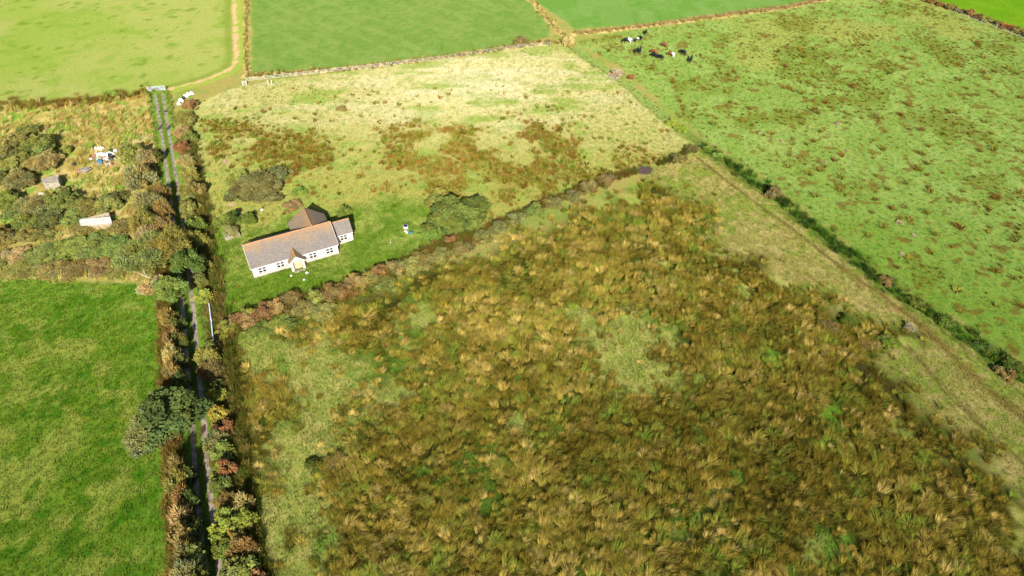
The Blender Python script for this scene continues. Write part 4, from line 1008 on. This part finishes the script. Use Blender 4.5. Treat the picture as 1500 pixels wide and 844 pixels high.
for sx, ex in ((px0 - ov, 1), (px1 + ov, -1)):
    m.bar((sx, py0 - .23, peh - ps * ov + .03), (pxm, py0 - .23, prh + .03), .05, .16)
m.build('bargeboard', M_TRIM, rf4)
m = MB(); m.box(px0 + .47, px1 - .47, py0 + .5, py0 + .56, 0, 2.02); dr = m.build('door', M_TAN, hs)
m = MB(); m.tube([(px0 + .7, py0 + .46, .95), (px0 + .7, py0 + .46, 1.15)], .03, 6); m.build('handle', M_BLACK, dr)
m = MB(); m.box(px0 + .2, px1 - .2, py0 - .5, py0 - .004, -.1, .1); m.build('step', M_CONC, hs)
def window(u0, u1, y, z0, z1):
    m = MB(); t = .1
    xm, zm = (u0 + u1) / 2, z0 + (z1 - z0) * .54
    for a, b in ((u0, u0 + t), (xm - .07, xm + .07), (u1 - t, u1)): m.box(a, b, y - .06, y - .003, z0, z1)
    for a, b in ((z0, z0 + t * .8), (zm - .075, zm + .075), (z1 - t * .8, z1)):
        for c, d in ((u0 + t, xm - .07), (xm + .07, u1 - t)): m.box(c, d, y - .055, y - .003, a, b)
    w = m.build('window', M_TRIM, hs)
    m = MB(); m.box(u0 + .05, u1 - .05, y - .03, y - .002, z0 + .05, z1 - .05); m.build('pane', M_GLASS, w)
    m = MB(); m.box(u0 - .1, u1 + .1, y - .14, y - .004, z0 - .1, z0 - .01); m.build('sill', M_CONC, w)
for u0 in (.98, 4.1, 9.85, 12.85): window(u0, u0 + 1.4, 0, .72, 1.86)
window(16.2, 17.55, sy0, .68, 1.82)
m = MB(); m.box(-.05, L_ + .05, -.06, -.002, -.1, .14); m.build('plinth', M_CONC, hs)

# ------------------------------------------------------------------ gates, fence, wall
def field_gate(name, a, b, lab, bars=6, h=1.15, mat=M_GALV, posts=True, th=.06):
    a = Vector((*a, 0)); b = Vector((*b, 0)); d = b - a; n = d.length
    o = empty(name, a, math.atan2(d.y, d.x))
    m = MB(); m.tube([(0.08, 0, .12), (.08, 0, h)], th * .6, 6); m.tube([(n - .08, 0, .12), (n - .08, 0, h)], th * .6, 6); m.tube([(.08, 0, h), (n - .08, 0, h)], th * .6, 6); m.tube([(.08, 0, .15), (n - .08, 0, .15)], th * .6, 6)
    m.tube([(.1, 0, .15), (n / 2, 0, h), (n - .1, 0, .15)], th * .4, 5)
    m.build('frame', mat, o)
    for k in range(1, bars - 1):
        z = .15 + (h - .15) * (k / (bars - 1)) ** 1.2
        m = MB(); m.tube([(.08, 0, z), (n - .08, 0, z)], th * .42, 6); m.build('bar', mat, o)
    if posts:
        for x in (-.08, n + .08):
            m = MB(); m.box(x - .09, x + .09, -.09, .09, -.2, 1.4); m.build('post', M_WOOD, o)
    tag(o, lab, 'gate'); return o
field_gate('field_gate', G(217.5, 134), G(242.5, 132), 'galvanised field gate across the top of the lane', th=.09)
M_GATEBLUE = simple('pale_blue_paint', (.62, .72, .8), .5, .4, .08, 3, 0)
field_gate('field_gate', G(309, 451), G(312, 476), 'upper of the two pale blue gates at the house entrance', mat=M_GATEBLUE, posts=False, th=.13, h=1.1)
field_gate('field_gate', G(312.4, 478), G(315, 503), 'lower of the two pale blue gates at the house entrance', mat=M_GATEBLUE, posts=False, th=.13, h=1.1)
def fence(P, step, lab, h=1.15):
    R = resample(P, step); o = empty('wire_fence', (R[0][0], R[0][1], 0)); z0 = [gz(*p) for p in R]
    m0 = MB(); m0.box(-.07, .07, -.07, .07, -.3, h); me = m0.mesh('post', M_WOOD)
    for p, z in zip(R, z0):
        q = obj('post', me, o); q.location = (p[0] - R[0][0], p[1] - R[0][1], z); q.rotation_euler = (random.uniform(-.06, .06), random.uniform(-.06, .06), random.random())
    for k in (.35, .7, 1.05):
        m = MB(); m.tube([(p[0] - R[0][0], p[1] - R[0][1], z + k) for p, z in zip(R, z0)], .012, 4); m.build('wire', M_GALV, o)
    tag(o, lab, 'fence')
fence(GP([(362, 120), (500, 105), (640, 89), (750, 72), (828, 65)]), 4.5, 'post and wire fence between the bleached paddock and the mid green field')
fence(GP([(1350, -4), (1420, 28), (1500, 58), (1560, 84)]), 4.5, 'post and wire fence along the dark hedge of the cattle pasture')
fence(GP([(322, 660), (338, 760), (372, 850)]), 4.0, 'post and wire fence on the marsh side of the lane hedge')
# pale rails at the paddock corner
for (x, y), lab in (((359, 125), 'pale wooden hurdle at the paddock corner'), ((396, 124), 'pale leaning post pair right of the hurdle')):
    gx, gy = G(x, y); o = empty('hurdle', (gx, gy, gz(gx, gy)), .1)
    for s in (-.45, .45):
        m = MB(); m.box(s - .08, s + .08, -.08, .08, -.2, 1.3); m.build('post', M_STONE, o)
    if x < 380:
        m = MB()
        for z in (.4, .8, 1.15): m.box(-.37, .37, -.03, .03, z - .06, z + .06)
        m.build('rail', M_STONE, o)
    tag(o, lab, 'hurdle')
# low stone wall
a = G(330, 352); b = G(352, 345); d = math.atan2(b[1] - a[1], b[0] - a[0]); ln = math.hypot(b[0] - a[0], b[1] - a[1])
m = MB(); rr = random.Random(5); x = 0
while x < ln:
    w = rr.uniform(.35, .6)
    for z in (0, .22, .44):
        m.box(x + rr.uniform(0, .05), x + w - .02, -.2 + rr.uniform(-.03, .03), .2 + rr.uniform(-.03, .03), z - .05, z + .2)
    x += w
o = m.build('stone_wall', simple('wall_stone', (.3, .26, .2), .95, .1, .2, 5, .3)); o.location = (*a, 0); o.rotation_euler[2] = d; tag(o, 'low pale stone wall running from the elders towards the bungalow', 'wall')

# ------------------------------------------------------------------ sheds and rubbish
def corr(m, P0, U, W, nu=26, amp=.05, bend=0):
    """corrugated thick sheet from P0 along U (corrugation axis) and W"""
    P0, U, W = Vector(P0), Vector(U), Vector(W); n = U.cross(W).normalized(); v = []
    for s in (0, 1):
        for j in range(5):
            for i in range(nu + 1):
                v.append(P0 + U * (i / nu) + W * (j / 4) + n * (amp * math.cos(i * math.pi) + bend * math.sin(j / 4 * math.pi) - .03 * s))
    row = nu + 1; off = row * 5; f = []
    for j in range(4):
        for i in range(nu):
            a = j * row + i; f.append((a, a + 1, a + row + 1, a + row)); a += off; f.append((a, a + row, a + row + 1, a + 1))
    for i in range(nu):
        f.append((i, i + off, i + off + 1, i + 1)); a = 4 * row + i; f.append((a, a + 1, a + 1 + off, a + off))
    for j in range(4):
        a = j * row; f.append((a, a + row, a + row + off, a + off)); a += nu; f.append((a, a + off, a + row + off, a + row))
    m.add(v, f)
# tin shed: roof corners seen at (116,322) (160,311) (164,327) (118,331)
def shed_from(roofpx, hts, name, lab, wmat, rmat, open_end=None):
    pts = [Vector((*G(x, y, h), h)) for (x, y), h in zip(roofpx, hts)]
    c = sum(pts, Vector()) / 4; o = empty(name, (c.x, c.y, 0)); q = [p - Vector((c.x, c.y, 0)) for p in pts]
    m = MB(); corr(m, q[3], q[2] - q[3], q[0] - q[3], 22, .018); m.build('roof', rmat, o)
    m = MB(); ins = [p * .93 for p in q]
    for i in range(4):
        a, b = ins[i], ins[(i + 1) % 4]
        w_ = (b - a).normalized().cross(Vector((0, 0, 1))) * .05
        v = [(a.x, a.y, -.1), (b.x, b.y, -.1), (b.x, b.y, q[(i + 1) % 4].z - .09), (a.x, a.y, q[i].z - .09)]
        m.add([Vector(p) + w_ for p in v] + [Vector(p) - w_ for p in v], [(0, 1, 2, 3), (7, 6, 5, 4), (0, 4, 5, 1), (1, 5, 6, 2), (2, 6, 7, 3), (3, 7, 4, 0)])
    m.build('wall', wmat, o); tag(o, lab, 'shed'); return o
shed_from([(115, 321), (160, 310), (164.5, 327), (118, 330.5)], (1.2, 1.5, 1.3, 1.0), 'shed', 'low collapsing shed with a pale tin roof in the yard', M_WOOD, M_TIN)
shed_from([(60, 261), (86, 255), (86.5, 267), (62, 268.5)], (1.7, 1.8, 1.7, 1.6), 'shed', 'small concrete roofed shed half hidden by the grey domed sallow', M_CONC, M_CONC)
gx, gy = G(62, 283, .5); m = MB(); m.box(-.8, .8, -.3, .3, .4, .5); m.box(-.7, -.6, -.2, .2, 0, .4); m.box(.6, .7, -.2, .2, 0, .4)
o = m.build('bench_slab', M_STONE); o.location = (gx, gy, 0); tag(o, 'small pale slab glinting below the concrete shed', 'slab')
def crumple(x, y, sx, sy, h, rz, name, mat, lab, cat, group=None, seed=0):
    gx, gy = G(x, y); n = 9; r = np.random.RandomState(seed); v = []
    hh = r.rand(n, n) * h
    for s in (0, 1):
        for j in range(n):
            for i in range(n):
                u, w = i / (n - 1) - .5, j / (n - 1) - .5
                e = max(0, 1 - (abs(u) * 2) ** 4) * max(0, 1 - (abs(w) * 2) ** 4)
                v.append((u * sx * (1 + .2 * math.sin(w * 7 + seed)), w * sy * (1 + .25 * math.cos(u * 6 + seed)), (.06 + (hh[j, i] + h * .6) * e) * (1 - s) + (-.05) * s))
    row = n; off = n * n; f = []
    for j in range(n - 1):
        for i in range(n - 1):
            a = j * row + i; f.append((a, a + 1, a + row + 1, a + row)); a += off; f.append((a, a + row, a + row + 1, a + 1))
    for i in range(n - 1):
        f.append((i, i + off, i + off + 1, i + 1)); a = (n - 1) * row + i; f.append((a, a + 1, a + 1 + off, a + off)); a = i * row; f.append((a, a + row, a + row + off, a + off)); a = i * row + n - 1; f.append((a, a + off, a + row + off, a + row))
    me = bpy.data.meshes.new(name); me.from_pydata(v, [], f); me.materials.append(mat)
    o = obj(name, me); o.location = (gx, gy, gz(gx, gy) + .03); o.rotation_euler[2] = rz; tag(o, lab, cat, group); return o
RB = 'rubbish heaped in the yard'
for a in [(149, 228, 2.6, 2.2, .5, .2, 'plastic_sheet', M_WHITE, 'largest crumpled white plastic sheet on the rubbish heap', 'plastic sheet'),
          (161, 227, 2.0, 1.5, .5, .6, 'plastic_sheet', M_WHITE, 'crumpled white sheet at the lane end of the rubbish heap', 'plastic sheet'),
          (157, 234, 2.0, 1.4, .4, -.3, 'plastic_sheet', M_WHITE, 'white sheet spilling down the front of the rubbish heap', 'plastic sheet'),
          (147, 219, 1.7, 1.3, .5, .1, 'plastic_sheet', M_STONE, 'dirty grey sheet at the back of the rubbish heap', 'plastic sheet'),
          (170, 222, 1.0, .9, .35, .8, 'plastic_sheet', M_WHITE, 'small white scrap at the far right of the rubbish heap', 'plastic sheet'),
          (165, 222, .9, .7, .5, .3, 'rubbish_bag', M_BLACK, 'black bag at the back of the rubbish heap', 'bag'),
          (162, 230, 1.1, .55, .65, .2, 'rubbish_bag', M_BLACK, 'long black bag across the white sheets', 'bag'),
          (146, 241, 1.8, 1.0, .4, .2, 'carpet_roll', M_RUSTRED, 'dull red carpet scraps below the white sheets', 'carpet'),
          (140, 229, 1.7, .7, .35, .5, 'carpet_roll', M_RUSTRED, 'red brown scraps left of the white sheets', 'carpet'),
          (133, 234, .9, .5, .3, .4, 'plastic_sheet', M_WHITE, 'small white scrap left of the blue barrel', 'plastic sheet'),
          (109, 242, 1.2, .7, .4, .1, 'rubbish_bag', M_BLACK, 'black bag lying apart left of the rubbish heap', 'bag'),
          (126, 250, 2.6, 1.6, .5, .3, 'ash_heap', simple('grey_ash', (.24, .21, .2), .95, .1, .5, 4, .5), 'grey ash and stick heap below the rubbish', 'heap'),
          (116, 252, 1.2, 1.1, .4, 0, 'ash_heap', M_RUSTRED, 'brown burnt heap beside the grey ash', 'heap'),
          (155, 240, 1.0, .5, .4, 0, 'carpet_roll', M_RUSTRED, 'rust red scrap at the front right of the heap', 'carpet')]:
    a = list(a); a[2] *= .85; a[3] *= .75
    crumple(*a, group=RB, seed=len(bpy.data.objects))
rs = random.Random(3)
for i in range(34):
    cxp, cyp = 152 + rs.gauss(0, 12), 231 + rs.gauss(0, 6)
    mt, nm = ((M_WHITE, 'white'), (M_RUSTRED, 'rust brown'), (M_BLACK, 'black'), (M_STONE, 'grey'), (M_WHITE, 'white'))[i % 5]
    crumple(cxp, cyp, rs.uniform(.4, .9), rs.uniform(.25, .5), .3, rs.uniform(0, 3), 'rubbish_scrap', mt, 'small %s scrap littering the rubbish heap' % nm, 'scrap', '%s scraps on the rubbish heap' % nm, seed=60 + i)
def barrel(x, y, mat, lab, lying=True):
    gx, gy = G(x, y, .3); m = MB(); pr = [(0, .27), (.05, .29), (.28, .29), (.3, .31), (.33, .29), (.57, .29), (.6, .31), (.63, .29), (.86, .29), (.9, .27)]
    m.tube([(0, 0, z) for z, r_ in pr], [r_ for z, r_ in pr], 14); o = m.build('barrel', mat, smooth=False)
    o.location = (gx, gy, .32); o.scale = (1.5, 1.5, 1.5); o.rotation_euler = (1.3, 0, .7); tag(o, lab, 'barrel')
barrel(145, 236, M_BLUE, 'blue plastic barrel lying on the rubbish heap')
def tyre(x, y, lab, z=.15):
    gx, gy = G(x, y, z); m = MB(); v = []; f = []; n, k = 18, 8
    for i in range(n):
        a = i * 2 * math.pi / n
        for j in range(k):
            b = j * 2 * math.pi / k; R = .38 + .14 * math.cos(b); v.append((R * math.cos(a), R * math.sin(a), .13 * math.sin(b)))
    for i in range(n):
        for j in range(k): f.append((i * k + j, ((i + 1) % n) * k + j, ((i + 1) % n) * k + (j + 1) % k, i * k + (j + 1) % k))
    m.add(v, f); o = m.build('tyre', M_BLACK, smooth=True); o.location = (gx, gy, z + .3); o.rotation_euler = (.3, .2, 0); tag(o, lab, 'tyre')
tyre(163, 233, 'dark tyre on the front of the white rubbish', .4)
for (x, y, rz, l, lab) in ((122, 253, .4, 2.2, 'longest stick across the grey ash heap'), (128, 254, 1.2, 1.6, 'short stick upright in the grey ash heap'), (139, 243, .1, 1.8, 'plank fallen beside the red carpet')):
    gx, gy = G(x, y); m = MB(); m.box(-l / 2, l / 2, -.08, .08, .45, .53, Matrix.Rotation(.12, 4, 'Y')); o = m.build('plank', M_WOOD); o.location = (gx, gy, 0); o.rotation_euler[2] = rz; tag(o, lab, 'plank')
# white wrapped bales/sheeting on the dung heap by the lane
for i, (x, y, mat, lab) in enumerate([(262, 153, M_WHITE, 'white sheet bundle nearest the lane in the curved row'), (265, 148, M_WHITE, 'white bundle second from the lane in the curved row'), (269, 144.5, M_BLACK, 'dark bundle between the white ones'), (272, 142, M_WHITE, 'white bundle at the middle of the curved row'), (276, 139.5, M_WHITE, 'white bundle fourth from the lane in the curved row'), (281, 138, M_WHITE, 'white bundle at the paddock end of the curved row'), (268, 149, M_STONE, 'grey white bundle at the front of the curved row')]):
    crumple(x, y, .8 + .25 * (i % 2), .55, .45, .6 - .15 * i, 'plastic_bundle', mat, lab, 'plastic bundle', 'plastic bundles by the lane', seed=40 + i)
# white tub and stones on the lawn
gx, gy = G(594.5, 334.5); m = MB(); prof = []
for k in range(13):
    pass
m.tube([(0, 0, 0), (0, 0, .1), (0, 0, .55), (0, 0, .62)], [.4, .46, .5, .5], 16)
o = m.build('water_tub', M_WHITE); o.location = (gx, gy, 0); tag(o, 'white round tub with a dark inside on the lawn', 'tub')
m = MB(); m.tube([(0, 0, .622), (0, 0, .642)], [.42, .42], 16); m.build('water', M_BLACK, o)
def stone(x, y, s, lab, mat=M_STONE, name='stone', group=None):
    gx, gy = G(x, y); bm = bmesh.new(); bmesh.ops.create_icosphere(bm, subdivisions=2, radius=s)
    rr = random.Random(int(x * 7 + y))
    for v in bm.verts: v.co *= rr.uniform(.8, 1.15); v.co.z *= .6
    me = bpy.data.meshes.new(name); bm.to_mesh(me); bm.free(); me.materials.append(mat)
    o = obj(name, me); o.location = (gx, gy, gz(gx, gy) + s * .3); tag(o, lab, name.replace('_', ' '), group)
stone(594, 339.5, .3, 'pale stone just below the white tub'); stone(596, 341.5, .28, 'second pale stone lower than the white tub')
stone(426.5, 404, .22, 'white stone left on the grass before the porch', M_WHITE); stone(449.5, 400, .3, 'larger white stone right of the porch', M_WHITE); stone(445.5, 410, .22, 'white stone farthest out from the porch', M_WHITE)
stone(384, 308.5, .35, 'white stone behind the bungalow by the bramble mound', M_WHITE)
gx, gy = G(602, 341.5); m = MB(); m.tube([(0, 0, 0), (0, 0, .25), (0, 0, .38)], [.5, .5, .35], 12); o = m.build('feed_bucket', M_GREENP); o.location = (gx, gy, 0); tag(o, 'dark green plastic trough beside the white tub', 'trough')
stone(572, 356, .2, 'tiny pale stone on the lawn by the house hedge'); stone(1331, 481, .35, 'grey pink stone by the neck of the mown strip')

# ------------------------------------------------------------------ cattle
def cow_mesh(graze):
    J = []; R = []; E = []
    def add(p, r, par=None):
        J.append(p); R.append(r)
        if par is not None: E.append((par, len(J) - 1))
        return len(J) - 1
    pel = add((-.75, 0, 1.12), (.30, .30)); r1 = add((-.35, 0, 1.06), (.36, .36), pel); r2 = add((.1, 0, 1.03), (.37, .38), r1); sh = add((.55, 0, 1.08), (.29, .34), r2)
    rump = add((-1.0, 0, 1.18), (.2, .2), pel)
    if graze: nk = add((.88, 0, .95), (.19, .22), sh); pl = add((1.12, 0, .62), (.15, .17), nk); hd = add((1.26, 0, .38), (.13, .14), pl); mz = add((1.38, 0, .12), (.085, .085), hd)
    else: nk = add((.9, 0, 1.3), (.18, .22), sh); pl = add((1.15, 0, 1.5), (.15, .16), nk); hd = add((1.36, 0, 1.45), (.13, .14), pl); mz = add((1.62, 0, 1.28), (.085, .085), hd)
    t1 = add((-1.16, 0, 1.12), (.05, .05), rump); t2 = add((-1.2, 0, .7), (.03, .03), t1); add((-1.19, .02, .45), (.05, .05), t2)
    for s in (-1, 1):
        a = add((-.82, .17 * s, .85), (.17, .2), pel); b = add((-.7, .19 * s, .66), (.11, .13), a); c = add((-.92, .2 * s, .42), (.06, .07), b); d = add((-.88, .2 * s, .12), (.05, .05), c); add((-.84, .2 * s, .0), (.06, .06), d)
        a = add((.52, .18 * s, .75), (.12, .14), sh); c = add((.5 + .06 * s, .19 * s, .42), (.065, .07), a); d = add((.5 + .06 * s, .19 * s, .12), (.05, .05), c); add((.53 + .06 * s, .19 * s, .0), (.06, .06), d)
        e = add((J[pl][0] + .05, .13 * s, J[pl][2] + .06), (.05, .05), pl); add((J[pl][0] + .02, .28 * s, J[pl][2] + .05), (.035, .05), e)
    me = bpy.data.meshes.new('cow_skeleton'); me.from_pydata(J, E, [])
    o = bpy.data.objects.new('cow_skeleton', me); COL.objects.link(o)
    md = o.modifiers.new('skin', 'SKIN')
    for i, sv in enumerate(me.skin_vertices[0].data): sv.radius = R[i]; sv.use_root = (i == 0)
    sb = o.modifiers.new('sub', 'SUBSURF'); sb.levels = 2; sb.render_levels = 2
    dg = bpy.context.evaluated_depsgraph_get(); dg.update()
    out = bpy.data.meshes.new_from_object(o.evaluated_get(dg)); bpy.data.objects.remove(o); out.shade_smooth()
    return out
def cow_mat(name, base, patch, thr, axis=None):
    m, nt, out = mat_new(name); L = nt.links.new
    b = N(nt, 'ShaderNodeBsdfPrincipled'); b.inputs['Roughness'].default_value = .6; b.inputs['Specular IOR Level'].default_value = .3
    tc = N(nt, 'ShaderNodeTexCoord'); no = N(nt, 'ShaderNodeTexNoise'); no.inputs['Scale'].default_value = 1.7; no.inputs['Detail'].default_value = 1
    L(tc.outputs['Object'], no.inputs['Vector'])
    fac = no.outputs['Fac']
    if axis:
        sx = N(nt, 'ShaderNodeSeparateXYZ'); L(tc.outputs['Object'], sx.inputs[0])
        ma = N(nt, 'ShaderNodeMath', operation='MULTIPLY_ADD'); L(sx.outputs['X'], ma.inputs[0]); ma.inputs[1].default_value = axis; L(fac, ma.inputs[2]); fac = ma.outputs[0]
    rp = N(nt, 'ShaderNodeValToRGB'); rp.color_ramp.interpolation = 'CONSTANT'; rp.color_ramp.elements[0].color = (*base, 1); rp.color_ramp.elements[1].color = (*patch, 1); rp.color_ramp.elements[1].position = thr
    L(fac, rp.inputs['Fac']); L(rp.outputs['Color'], b.inputs['Base Color']); L(b.outputs['BSDF'], out.inputs['Surface']); return m
BLK, WHT, BRN = (.012, .012, .016), (.75, .73, .7), (.2, .075, .03)
MC = {'black': cow_mat('black_coat', BLK, (.02, .018, .018), .6), 'rear': cow_mat('black_coat_white_rear', BLK, WHT, .62, -.45), 'face': cow_mat('black_coat_white_face', BLK, WHT, .9, .4), 'patch': cow_mat('black_white_coat', BLK, WHT, .6), 'brown': cow_mat('brown_coat', BRN, (.14, .05, .025), .55), 'brownw': cow_mat('brown_white_coat', BRN, WHT, .64, -.3)}
CM = {}
def cow(x, y, rz, mat, graze, lab, s=1.0):
    if (mat, graze) not in CM:
        me = cow_mesh(graze); me.materials.clear(); me.materials.append(MC[mat]); CM[(mat, graze)] = me
    gx, gy = G(x, y, .8); o = obj('cow', CM[(mat, graze)]); o.location = (gx, gy, gz(gx, gy) - .01); o.rotation_euler[2] = math.radians(rz); o.scale = (s, s, s)
    tag(o, lab, 'cow', 'cattle grazing in the pasture')
cow(919, 59, 160, 'rear', True, 'black cow with a white rear, westmost of the herd', 1.12)
cow(929, 59, 10, 'face', False, 'black cow with a white face next to the white rear cow', .9)
cow(938.8, 54.5, 100, 'patch', True, 'black and white cow between the white faced one and the farthest', .85)
cow(946, 46.5, 70, 'black', True, 'black cow farthest from the bungalow', .95)
cow(932.2, 73.5, 60, 'black', True, 'black cow on the left of the close pair', .95)
cow(937.8, 73.5, 75, 'black', False, 'black cow on the right of the close pair', .95)
cow(973.5, 65.5, 132, 'brown', True, 'brown cow standing apart behind the others')
cow(958, 75, 132, 'brown', True, 'brown cow touching the black ones')
cow(958.5, 80, 135, 'black', True, 'black cow just in front of the brown cow', .95)
cow(967.3, 82.8, 132, 'black', True, 'black cow at the front of the row of three')
cow(983.3, 79, 132, 'brownw', True, 'brown cow with a white flank', 1.0)
cow(1000.5, 75.5, 128, 'black', True, 'black cow second from the east end of the herd')
cow(1012, 87, 65, 'black', False, 'black cow at the east end of the herd')

# ------------------------------------------------------------------ light, world, camera
el, az = math.radians(30.5), math.radians(-7)
d = Vector((math.sin(az) * math.cos(el), math.cos(az) * math.cos(el), -math.sin(el)))
sun = bpy.data.lights.new('sun', 'SUN'); sun.energy = 4.6; sun.angle = math.radians(.53); sun.color = (1, .94, .83)
so = bpy.data.objects.new('sun', sun); so.rotation_euler = d.to_track_quat('-Z', 'Y').to_euler(); so.location = (0, -50, 200); COL.objects.link(so)
w = bpy.data.worlds.new('World'); SC.world = w; w.use_nodes = True; nt = w.node_tree; nt.nodes.clear()
sk = nt.nodes.new('ShaderNodeTexSky'); sk.sky_type = 'NISHITA'; sk.sun_disc = False; sk.sun_elevation = el; sk.sun_rotation = math.radians(180) + az; sk.altitude = 50; sk.air_density = 1; sk.dust_density = 1.5
bg = nt.nodes.new('ShaderNodeBackground'); bg.inputs['Strength'].default_value = .068; ow = nt.nodes.new('ShaderNodeOutputWorld')
nt.links.new(sk.outputs[0], bg.inputs[0]); nt.links.new(bg.outputs[0], ow.inputs[0])
cam = bpy.data.cameras.new('camera'); cam.sensor_width = 36; cam.lens = 24; cam.clip_end = 20000; cam.clip_start = .5
co = bpy.data.objects.new('camera', cam); co.location = (0, 0, H); co.rotation_euler = (math.pi / 2 - TILT, 0, 0); COL.objects.link(co); SC.camera = co
vs = SC.view_settings; vs.view_transform = 'Standard'; vs.look = 'None'; vs.gamma = 1; vs.exposure = 1.15; vs.use_curve_mapping = False
SC.cycles.max_bounces = 5; SC.cycles.diffuse_bounces = 2; SC.cycles.transparent_max_bounces = 4; SC.cycles.use_denoising = True
